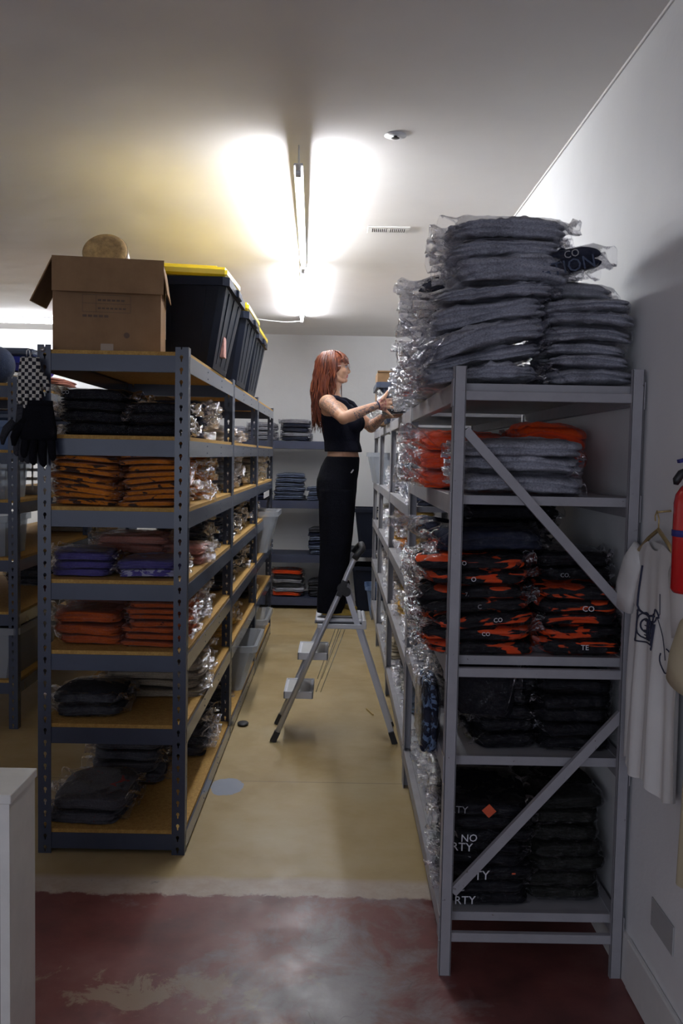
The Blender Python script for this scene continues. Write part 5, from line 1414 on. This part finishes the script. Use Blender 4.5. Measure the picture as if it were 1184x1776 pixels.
# ------------------------------------------------------------------ the person
def fuse(mb, voxel=0.004, iters=3, fac=0.5):
    """fuse overlapping volumes into one continuous surface"""
    me = bpy.data.meshes.new('tmp'); me.from_pydata([tuple(map(float, p)) for p in mb.v], [], mb.f); me.update()
    o = bpy.data.objects.new('tmp', me); COL.objects.link(o)
    r = o.modifiers.new('r', 'REMESH'); r.mode = 'VOXEL'; r.voxel_size = voxel
    s = o.modifiers.new('s', 'SMOOTH'); s.factor = fac; s.iterations = iters
    dg = bpy.context.evaluated_depsgraph_get()
    ev = bpy.data.meshes.new_from_object(o.evaluated_get(dg))
    V = np.zeros(len(ev.vertices) * 3); ev.vertices.foreach_get('co', V); V = V.reshape(-1, 3)
    F = [tuple(p.vertices) for p in ev.polygons]
    bpy.data.objects.remove(o); bpy.data.meshes.remove(me); bpy.data.meshes.remove(ev)
    return V, F

Y0 = 5.475
def limb(m, pts, rs, seg=16, flat=1.0):
    # resample for smoothness
    P = [Vector(p) for p in pts]; out = []; rr = []
    for i in range(len(P) - 1):
        p0 = P[max(i - 1, 0)]; p1 = P[i]; p2 = P[i + 1]; p3 = P[min(i + 2, len(P) - 1)]
        for k in range(4):
            t = k / 4
            out.append(0.5 * ((2 * p1) + (p2 - p0) * t + (2 * p0 - 5 * p1 + 4 * p2 - p3) * t * t + (3 * p1 - p0 - 3 * p2 + p3) * t ** 3))
            rr.append(rs[i] + (rs[i + 1] - rs[i]) * t)
    out.append(P[-1]); rr.append(rs[-1])
    m.tube(out, rr, seg, True, flat)

person = thing('person', 'red-haired person in black top and trousers reaching from the stepladder to the rack', 'person', (-0.03, Y0, 0.745))
TY = 0.30   # chest turned slightly towards the camera
sh_n = Vector((-0.078, Y0 - 0.160, 2.012)); sh_f = Vector((0.018, Y0 + 0.150, 2.015))
el_n = Vector((0.020, Y0 - 0.325, 1.918)); wr_n = Vector((0.214, Y0 - 0.260, 1.998))
el_f = Vector((0.196, Y0 + 0.215, 1.888)); wr_f = Vector((0.262, Y0 + 0.085, 1.950))

b = MB()
# torso
tor = [((-0.052, Y0, 2.085), 0.047, 0.047), ((-0.050, Y0, 2.055), 0.053, 0.060), ((-0.045, Y0, 2.035), 0.066, 0.110), ((-0.030, Y0, 2.010), 0.084, 0.152),
       ((-0.012, Y0, 1.975), 0.103, 0.150), ((0.000, Y0, 1.93), 0.112, 0.138), ((0.008, Y0, 1.885), 0.115, 0.134), ((0.008, Y0, 1.84), 0.105, 0.126),
       ((0.012, Y0, 1.79), 0.094, 0.116), ((0.020, Y0, 1.74), 0.090, 0.112), ((0.022, Y0, 1.70), 0.096, 0.122), ((0.006, Y0, 1.64), 0.100, 0.128),
       ((-0.012, Y0, 1.56), 0.098, 0.140), ((-0.012, Y0, 1.50), 0.090, 0.135), ((-0.010, Y0, 1.45), 0.070, 0.110)]
b.loft([(c, rx, ry, -TY if c[2] > 1.85 else -TY * max(0, (c[2] - 1.6) / 0.25)) for c, rx, ry in tor], 32)
b.ellipsoid((0.075, Y0 - 0.075, 1.905), (0.052, 0.058, 0.055))
b.ellipsoid((0.098, Y0 + 0.045, 1.905), (0.050, 0.058, 0.055))
# shoulders
b.ellipsoid(tuple(sh_n + Vector((0.006, 0.012, -0.004))), (0.054, 0.052, 0.052)); b.ellipsoid(tuple(sh_f + Vector((0, -0.01, -0.004))), (0.052, 0.052, 0.050))
# legs
for s, (hx, kx, ax) in ((-1, (-0.012, -0.018, -0.050)), (1, (-0.008, -0.008, -0.030))):
    limb(b, [(hx, Y0 + s * 0.082, 1.50), (hx, Y0 + s * 0.085, 1.36), (kx, Y0 + s * 0.085, 1.14), (kx - 0.016, Y0 + s * 0.085, 1.02), (ax, Y0 + s * 0.085, 0.82), (ax, Y0 + s * 0.085, 0.775)],
         [0.070, 0.066, 0.050, 0.048, 0.034, 0.034])
    limb(b, [(ax - 0.025, Y0 + s * 0.085, 0.775), (ax + 0.03, Y0 + s * 0.085, 0.775), (ax + 0.11, Y0 + s * 0.087, 0.768)], [0.026, 0.026, 0.018], flat=0.9)
# neck
limb(b, [(-0.058, Y0, 2.02), (-0.052, Y0, 2.09), (-0.040, Y0, 2.16)], [0.058, 0.046, 0.050])
# head: skull, jaw, features (looks towards +x)
hc = Vector((-0.048, Y0, 2.245))
b.ellipsoid(tuple(hc), (0.086, 0.070, 0.080))
b.ellipsoid((-0.010, Y0, 2.205), (0.052, 0.056, 0.062))
limb(b, [(-0.055, Y0 - 0.040, 2.190), (-0.020, Y0 - 0.036, 2.162), (0.018, Y0 - 0.014, 2.152)], [0.022, 0.019, 0.014])
limb(b, [(-0.055, Y0 + 0.040, 2.190), (-0.020, Y0 + 0.036, 2.162), (0.018, Y0 + 0.014, 2.152)], [0.022, 0.019, 0.014])
b.ellipsoid((0.022, Y0, 2.156), (0.019, 0.021, 0.015))            # chin
b.ellipsoid((0.012, Y0, 2.176), (0.026, 0.032, 0.026))            # mouth barrel
b.ellipsoid((0.020, Y0, 2.266), (0.020, 0.046, 0.026))            # brow
for s in (-1, 1):
    b.ellipsoid((0.012, Y0 + s * 0.032, 2.208), (0.024, 0.022, 0.020))   # cheek
    b.ellipsoid((0.026, Y0 + s * 0.022, 2.252), (0.016, 0.022, 0.007))   # brow ridge
    b.ellipsoid((-0.052, Y0 + s * 0.071, 2.215), (0.014, 0.008, 0.026), Euler((0, 0.25, 0)).to_matrix())   # ear
limb(b, [(0.032, Y0, 2.243), (0.041, Y0, 2.225), (0.050, Y0, 2.209), (0.042, Y0, 2.200)], [0.0055, 0.0070, 0.0090, 0.0075], 12)
b.ellipsoid((0.040, Y0 - 0.009, 2.202), (0.009, 0.006, 0.006)); b.ellipsoid((0.040, Y0 + 0.009, 2.202), (0.009, 0.006, 0.006))
b.ellipsoid((0.036, Y0, 2.185), (0.0085, 0.018, 0.0055)); b.ellipsoid((0.034, Y0, 2.1755), (0.0085, 0.016, 0.0055))

# arms
for q, r in ((el_n, 0.0365), (el_f, 0.0365), (wr_n, 0.0225), (wr_f, 0.0225)):
    b.ellipsoid(tuple(q), (r, r, r))
limb(b, [sh_n, sh_n.lerp(el_n, 0.35) + Vector((-0.004, 0, 0.004)), sh_n.lerp(el_n, 0.75), el_n], [0.049, 0.044, 0.037, 0.034])
limb(b, [el_n, el_n.lerp(wr_n, 0.25) + Vector((0, 0, -0.002)), el_n.lerp(wr_n, 0.65), wr_n], [0.034, 0.036, 0.028, 0.0215])
limb(b, [sh_f, sh_f.lerp(el_f, 0.4), sh_f.lerp(el_f, 0.8), el_f], [0.048, 0.042, 0.036, 0.034])
limb(b, [el_f, el_f.lerp(wr_f, 0.3), el_f.lerp(wr_f, 0.7), wr_f], [0.034, 0.035, 0.027, 0.0215])
# near hand: palm then five separate fingers spread over the bag
def hand(palm, fingers):
    w, k = palm
    for a, c, r in w:
        limb(b, [a, (Vector(a) + Vector(c)) / 2, c], [r, r * 1.06, r * 0.92], 12)
    for pts, rs in fingers:
        limb(b, pts, rs, 12)
W0 = wr_n
yk = W0.y
hand(([(W0 + Vector((0.000, 0.0, 0.008)), (0.266, yk + 0.016, 2.026), 0.0145), (W0 + Vector((0, 0, 0.003)), (0.271, yk + 0.012, 2.009), 0.0145),
       (W0 + Vector((0, 0, -0.004)), (0.269, yk + 0.014, 1.990), 0.0145), (W0 + Vector((0, 0, -0.010)), (0.260, yk + 0.020, 1.973), 0.0135)], None),
     [([(0.266, yk + 0.016, 2.028), (0.292, yk + 0.010, 2.033), (0.315, yk + 0.022, 2.033), (0.334, yk + 0.040, 2.029)], [0.0100, 0.0092, 0.0086, 0.0072]),
      ([(0.271, yk + 0.012, 2.008), (0.298, yk + 0.006, 2.012), (0.320, yk + 0.020, 2.013), (0.336, yk + 0.044, 2.009)], [0.0102, 0.0094, 0.0088, 0.0074]),
      ([(0.269, yk + 0.014, 1.988), (0.295, yk + 0.008, 1.987), (0.314, yk + 0.022, 1.986), (0.327, yk + 0.044, 1.983)], [0.0098, 0.0090, 0.0084, 0.0070]),
      ([(0.259, yk + 0.020, 1.970), (0.278, yk + 0.014, 1.954), (0.293, yk + 0.022, 1.941), (0.306, yk + 0.034, 1.932)], [0.0090, 0.0082, 0.0076, 0.0064]),
      ([(0.226, yk + 0.004, 2.010), (0.244, yk - 0.002, 2.036), (0.262, yk + 0.006, 2.062), (0.276, yk + 0.016, 2.084)], [0.0135, 0.0120, 0.0102, 0.0080])])
# far hand cups the bag from beneath
W1 = wr_f; y1 = W1.y
hand(([(W1, (0.312, y1 - 0.016, 1.952), 0.0145), (W1, (0.316, y1 + 0.004, 1.950), 0.0145), (W1, (0.314, y1 + 0.024, 1.952), 0.0145), (W1, (0.306, y1 + 0.042, 1.955), 0.0135)], None),
     [([(0.312, y1 - 0.018, 1.952), (0.338, y1 - 0.022, 1.952), (0.360, y1 - 0.022, 1.958), (0.376, y1 - 0.020, 1.968)], [0.0100, 0.0092, 0.0086, 0.0072]),
      ([(0.316, y1 + 0.004, 1.950), (0.344, y1 + 0.002, 1.950), (0.367, y1 + 0.002, 1.957), (0.384, y1 + 0.003, 1.968)], [0.0102, 0.0094, 0.0088, 0.0074]),
      ([(0.314, y1 + 0.025, 1.952), (0.341, y1 + 0.026, 1.952), (0.362, y1 + 0.027, 1.959), (0.376, y1 + 0.028, 1.969)], [0.0098, 0.0090, 0.0084, 0.0070]),
      ([(0.306, y1 + 0.043, 1.955), (0.328, y1 + 0.048, 1.956), (0.345, y1 + 0.050, 1.962), (0.356, y1 + 0.052, 1.970)], [0.0088, 0.0082, 0.0076, 0.0064]),
      ([(0.272, y1 - 0.010, 1.955), (0.286, y1 - 0.036, 1.962), (0.300, y1 - 0.052, 1.978), (0.308, y1 - 0.058, 1.996)], [0.0130, 0.0115, 0.0100, 0.0080])])
V, F = fuse(b, 0.0038, 3, 0.5)
body = part('body', MB().add(V, F), 'skin', person, True)
def seg_t(P, a, c):
    a = np.array(a); c = np.array(c); d = c - a
    t = np.clip(((P - a) @ d) / (d @ d), 0, 1)
    return t, np.linalg.norm(P - (a + t[:, None] * d), axis=1)
ink = np.zeros((len(V), 4)); ink[:, 3] = 1
tt, ds = seg_t(V, sh_n, el_n); ink[:, 0] = np.maximum(ink[:, 0], (ds < 0.075) * (tt > 0.04) * (tt < 0.75) * 0.55)
tt, ds = seg_t(V, el_n, wr_n); ink[:, 0] = np.maximum(ink[:, 0], (ds < 0.05) * (tt > 0.25) * (tt < 1.0) * np.where(V[:, 2] < (el_n.z + (wr_n.z - el_n.z) * tt) + 0.012, 1.0, 0.35))
tt, ds = seg_t(V, el_f, wr_f); ink[:, 0] = np.maximum(ink[:, 0], (ds < 0.05) * (tt > 0.05) * 0.8)
tt, ds = seg_t(V, wr_n, (0.262, yk, 2.0)); ink[:, 1] = (ds < 0.034) * (tt > 0.12) * (tt < 0.99)
ink[:, 0] = np.maximum(ink[:, 0], ink[:, 1] * 0.5)
ink[:, 2] = ((V[:, 0] > 0.026) & (np.abs(V[:, 1] - Y0) < 0.02) & (V[:, 2] > 2.169) & (V[:, 2] < 2.190)) * 1.0
ca = body.data.color_attributes.new('ink', 'FLOAT_COLOR', 'POINT')
ca.data.foreach_set('color', ink.ravel())

# face details
for s in (-1, 1):
    ey = part('eye', MB().ellipsoid((0.0245, Y0 + s * 0.0255, 2.2345), (0.0115, 0.0115, 0.0085)), 'ink_white', person, True)
    part('iris', MB().ellipsoid((0.0330, Y0 + s * 0.0262, 2.2345), (0.0036, 0.0052, 0.0052)), 'ink_dark', ey, True)
    part('eyelid', MB().tube([(0.026, Y0 + s * 0.038, 2.236), (0.0345, Y0 + s * 0.030, 2.2425), (0.0365, Y0 + s * 0.020, 2.2415), (0.031, Y0 + s * 0.012, 2.236)], 0.0022, 6), 'hair_red', ey, True)
    part('eyebrow', MB().tube([(0.020, Y0 + s * 0.045, 2.253), (0.035, Y0 + s * 0.030, 2.259), (0.040, Y0 + s * 0.012, 2.256)], 0.003, 6), 'hair_red', person, True)
gl = MB()
for s in (-1, 1):
    cx, cy, cz = 0.052, Y0 + s * 0.029, 2.231
    gl.tube([(cx - 0.006 * abs(math.cos(a)), cy + 0.024 * math.cos(a), cz + 0.0205 * math.sin(a)) for a in [2 * PI * k / 24 for k in range(25)]], 0.0013, 6, False)
    gl.tube([(0.047, Y0 + s * 0.053, 2.238), (0.02, Y0 + s * 0.068, 2.237), (-0.045, Y0 + s * 0.077, 2.232)], 0.0013, 6)
gl.tube([(0.052, Y0 - 0.006, 2.235), (0.054, Y0, 2.238), (0.052, Y0 + 0.006, 2.235)], 0.0013, 6)
gs = part('glasses', gl, 'glasses_metal', person, True)
for s in (-1, 1):
    part('lens', MB().ellipsoid((0.050, Y0 + s * 0.029, 2.231), (0.0012, 0.023, 0.0195)), 'lens', gs, True)

# hair: long, fringed, falling behind the shoulder
rng = random.Random(11)
hm = MB()
def head_pt(az, el, r=1.0):
    """point on the hair cap; az 0 = forward (+x), el from the crown"""
    rx, ry, rz = 0.100 * r, 0.083 * r, 0.088 * r
    return Vector((-0.052 + rx * math.sin(el) * math.cos(az), Y0 + ry * math.sin(el) * math.sin(az), 2.243 + rz * math.cos(el)))
hm.ellipsoid((-0.060, Y0, 2.247), (0.092, 0.078, 0.083))
for i in range(330):
    az = rng.uniform(0.0, 2 * PI)
    if abs(math.atan2(math.sin(az), math.cos(az))) < 1.38:
        continue
    a = math.atan2(math.sin(az), math.cos(az))
    back = max(0, -math.cos(az))
    side = abs(math.sin(az))
    ln = rng.uniform(0.26, 0.40) if back > 0.25 else rng.uniform(0.12, 0.25)
    pts = [head_pt(a, e, 1 + rng.uniform(-0.02, 0.03)) for e in (0.25, 0.6, 1.0, 1.35, 1.65)]
    p = pts[-1].copy()
    drift = Vector((-0.018 + rng.uniform(-0.02, 0.03), -0.02 * math.copysign(side, math.sin(az)) * 0 , 0))
    n = 7
    for k in range(1, n + 1):
        f = k / n
        q = p + Vector((drift.x * math.sin(f * 2.2) * 0.9 + 0.007 * math.sin(f * 11 + i * 1.7), (Y0 - p.y) * 0.16 * f + 0.007 * math.sin(f * 9 + i), -ln * f))
        # keep clear of shoulder and back
        if q.z < 2.05:
            q.x = min(max(q.x, -0.165 + rng.uniform(-0.01, 0.02)), -0.108 + rng.uniform(-0.02, 0.012)) if back > 0.1 else q.x
            if back <= 0.1:
                q.x = min(q.x, -0.01)
        pts.append(q)
    r0 = rng.uniform(0.0050, 0.0085)
    rs = [r0 * 0.6, r0, r0, r0 * 1.05, r0 * 1.05] + [r0 * (1.05 - 0.12 * k) for k in range(1, n)] + [0.0008]
    hm.tube(pts, rs, 6, True)
# front locks hanging beside the face and the fringe
for i in range(26):
    s = rng.choice((-1, 1)); az = s * rng.uniform(1.32, 1.5)
    pts = [head_pt(az, e, 1.0) for e in (0.3, 0.7, 1.1, 1.45)]
    p = pts[-1].copy(); ln = rng.uniform(0.11, 0.21)
    for k in range(1, 6):
        f = k / 5
        pts.append(p + Vector((rng.uniform(-0.003, 0.003) + 0.012 * math.sin(f * 5 + i) - 0.012 * f, s * -0.012 * f, -ln * f)))
    hm.tube(pts, [0.003, 0.005, 0.005, 0.005, 0.0045, 0.004, 0.003, 0.002, 0.0006], 6)
for i in range(16):
    # loose strands beside the neck, on the far side and under the chin
    sx = rng.uniform(-0.055, 0.000) if i % 3 else rng.uniform(-0.060, -0.042); sy = Y0 + rng.uniform(0.035, 0.070) * (1 if i % 3 else -0.9)
    ln = rng.uniform(0.10, 0.17)
    pts = [(sx - 0.02, sy * 0.3 + Y0 * 0.7, 2.22), (sx, sy, 2.18), (sx + 0.004, sy, 2.15), (sx + 0.010 * math.sin(i), sy - 0.004, 2.17 - ln * 0.6), (sx + 0.012, sy, 2.17 - ln)]
    hm.tube(pts, [0.003, 0.0045, 0.0045, 0.003, 0.0006], 6)
for i in range(60):
    az = rng.uniform(-1.15, 1.15)
    e1 = rng.uniform(1.28, 1.42)
    pts = [head_pt(az * 0.7, e, 1.0 + 0.02 * rng.random()) for e in (0.1, 0.45, 0.8, 1.1)]
    q = head_pt(az, e1, 0.97); q.x += 0.004 * math.cos(az); q.z -= 0.006
    pts.append(q)
    hm.tube(pts, [0.003, 0.0055, 0.0060, 0.0055, 0.0015], 6)
part('hair', hm, 'hair_red', person, True)

# clothes
c_ = MB()
top = [((-0.024, Y0 + 0.004, 2.012), 0.094, 0.104), ((-0.010, Y0 + 0.002, 1.975), 0.116, 0.128), ((0.000, Y0, 1.93), 0.119, 0.142), ((0.008, Y0, 1.885), 0.122, 0.140),
       ((0.008, Y0, 1.84), 0.112, 0.132), ((0.014, Y0, 1.79), 0.106, 0.124), ((0.022, Y0, 1.745), 0.112, 0.126), ((0.024, Y0, 1.728), 0.114, 0.128)]
c_.loft([(c, rx, ry, -TY) for c, rx, ry in top], 32)
c_.ellipsoid((0.075, Y0 - 0.075, 1.905), (0.060, 0.062, 0.060)); c_.ellipsoid((0.098, Y0 + 0.045, 1.905), (0.056, 0.062, 0.060))
for s in (-1, 1):
    dx = 0.024 if s > 0 else -0.024
    c_.tube([(0.078 + dx, Y0 + s * 0.070, 1.985), (0.050 + dx, Y0 + s * 0.078, 2.022), (0.005 + dx, Y0 + s * 0.082, 2.044), (-0.045 + dx, Y0 + s * 0.082, 2.046), (-0.095 + dx, Y0 + s * 0.075, 2.015), (-0.105, Y0 + s * 0.07, 1.98)], 0.017, 12)
V2, F2 = fuse(c_, 0.0045, 4)
rg = np.random.default_rng(3)
ctr = np.array([0.0, Y0, 0])
d2 = V2 - ctr; d2[:, 2] = 0; d2 /= np.maximum(np.linalg.norm(d2, axis=1), 1e-6)[:, None]
V2 = V2 + d2 * (0.0022 * ridge_noise(V2, rg, 26))[:, None]
part('tank_top', MB().add(V2, F2), 'knit_black', person, True)
# neckline opening: shoulder straps show navy-black against skin
t_ = MB()
pan = [((0.022, Y0, 1.700), 0.102, 0.129), ((0.016, Y0, 1.68), 0.108, 0.136), ((0.004, Y0, 1.63), 0.117, 0.152), ((-0.012, Y0, 1.56), 0.124, 0.170), ((-0.014, Y0, 1.50), 0.124, 0.174), ((-0.012, Y0, 1.44), 0.116, 0.172), ((-0.008, Y0, 1.40), 0.09, 0.16)]
t_.loft([(c, rx, ry, -0.1) for c, rx, ry in pan], 32)
for s in (-1, 1):
    o_ = -0.008 if s < 0 else 0.004
    t_.loft([((-0.006 + o_, Y0 + s * 0.088, 1.50), 0.108, 0.086), ((-0.004 + o_, Y0 + s * 0.089, 1.36), 0.104, 0.084), ((-0.006 + o_, Y0 + s * 0.089, 1.20), 0.094, 0.080),
             ((-0.014 + o_, Y0 + s * 0.088, 1.05), 0.086, 0.078), ((-0.024 + o_, Y0 + s * 0.088, 0.92), 0.084, 0.078), ((-0.030 + o_, Y0 + s * 0.088, 0.80), 0.082, 0.077), ((-0.030 + o_, Y0 + s * 0.088, 0.768), 0.083, 0.077)], 28)
V3, F3 = fuse(t_, 0.0055, 4)
d3 = V3 - np.array([-0.01, Y0, 0]); d3[:, 2] = 0; d3 /= np.maximum(np.linalg.norm(d3, axis=1), 1e-6)[:, None]
V3 = V3 + d3 * (0.0045 * ridge_noise(V3 * np.array([1, 1, 0.45]), rg, 24))[:, None]
tr_ = part('trousers', MB().add(V3, F3), 'trouser_black', person, True)
for s in (-1, 1):
    sx = -0.045 if s < 0 else -0.022
    so = MB()
    limb(so, [(sx - 0.040, Y0 + s * 0.086, 0.772), (sx + 0.02, Y0 + s * 0.087, 0.772), (sx + 0.09, Y0 + s * 0.090, 0.768), (sx + 0.150, Y0 + s * 0.090, 0.762)], [0.030, 0.032, 0.032, 0.016], 18, 0.72)
    Vs, Fs = fuse(so, 0.005, 2)
    Vs[:, 2] = np.maximum(Vs[:, 2], 0.752)
    sh = part('shoe', MB().add(Vs, Fs), 'shoe_yellow', person, True)
    part('sole', MB().tube([(sx - 0.045, Y0 + s * 0.086, 0.749), (sx + 0.02, Y0 + s * 0.087, 0.749), (sx + 0.09, Y0 + s * 0.090, 0.749), (sx + 0.152, Y0 + s * 0.090, 0.749)], [0.026, 0.034, 0.037, 0.020], 14, True, 0.2, (0, 0, 1)), 'shoe_sole', sh, True)
part('wristband', MB().tube([tuple(wr_n + (wr_n - el_n).normalized() * k) for k in (-0.004, 0.004)], 0.0245, 16), 'ink_dark', person, True)
part('ring', MB().tube([(0.288, yk + 0.009, 1.9875), (0.293, yk + 0.008, 1.9872)], 0.0108, 12), 'steel', person, True)
ptc = Vector((-0.048, Y0 - 0.232, 1.972))
part('arm_patch', MB().ellipsoid(tuple(ptc), (0.011, 0.006, 0.015)), 'ink_white', person, True)
part('trouser_tag', MB().bar((0.070, Y0 - 0.150, 1.605), (0.084, Y0 - 0.146, 1.625), 0.004, 0.007), 'ink_white', person)

# the bag being handled, resting on the rack edge
soft('bagged_hoodie', 'black hoodie in a silvery bag held in both hands', 'hoodie', 'cloth_black', (0.385, 5.46, 1.972), (0.27, 0.30, 0.050), (0.05, -0.14, 0.1), 2, 'crinkled_film', (0.075, 0.02), wr=1.6, crump=1.6, res=(30, 28, 12))
soft('bagged_hoodie', 'navy hoodie in crinkled film, lying on the held one', 'hoodie', 'cloth_navy', (0.420, 5.47, 2.030), (0.28, 0.30, 0.075), (0.03, -0.12, -0.1), 2, 'crinkled_film', (0.055, 0.02), wr=1.6, crump=1.6, res=(30, 28, 12))
pile('bagged_hoodie', 'navy bagged hoodie', 'hoodie', 'short pile next to the held bag', 'cloth_navy', 0.53, 4.92, 1.948, 0.30, 0.34, [0.055, 0.055], film='crinkled_film', ext=(0.08, 0), crump=2.0)

# ------------------------------------------------------------------ camera
f_, p_, y_, r_, h_ = 1572.9, 0.0623, 0.0035, 0.0193, 1.7068
cy, sy, cp, sp = math.cos(y_), math.sin(y_), math.cos(p_), math.sin(p_)
Fw = Vector((sy * cp, cy * cp, -sp)); Rt = Vector((cy, -sy, 0)); Up = Rt.cross(Fw)
c2, s2 = math.cos(r_), math.sin(r_)
R2_ = Rt * c2 + Up * s2; U2_ = -Rt * s2 + Up * c2
cam = bpy.data.cameras.new('camera'); cam.sensor_fit = 'VERTICAL'; cam.sensor_height = 36.0; cam.sensor_width = 24.0
cam.lens = f_ / 1776 * 36.0; cam.clip_start = 0.02
co = bpy.data.objects.new('camera', cam); COL.objects.link(co)
co.matrix_world = Matrix(((R2_.x, U2_.x, -Fw.x, 0), (R2_.y, U2_.y, -Fw.y, 0), (R2_.z, U2_.z, -Fw.z, h_), (0, 0, 0, 1)))
S.camera = co
cam.dof.use_dof = False

S.view_settings.view_transform = 'Standard'
S.view_settings.look = 'None'
S.view_settings.gamma = 1.0
S.view_settings.use_curve_mapping = False
S.view_settings.exposure = 0.0
try:
    S.cycles.transparent_max_bounces = 24
    S.cycles.max_bounces = 8
    S.cycles.sample_clamp_indirect = 6.0
except Exception:
    pass
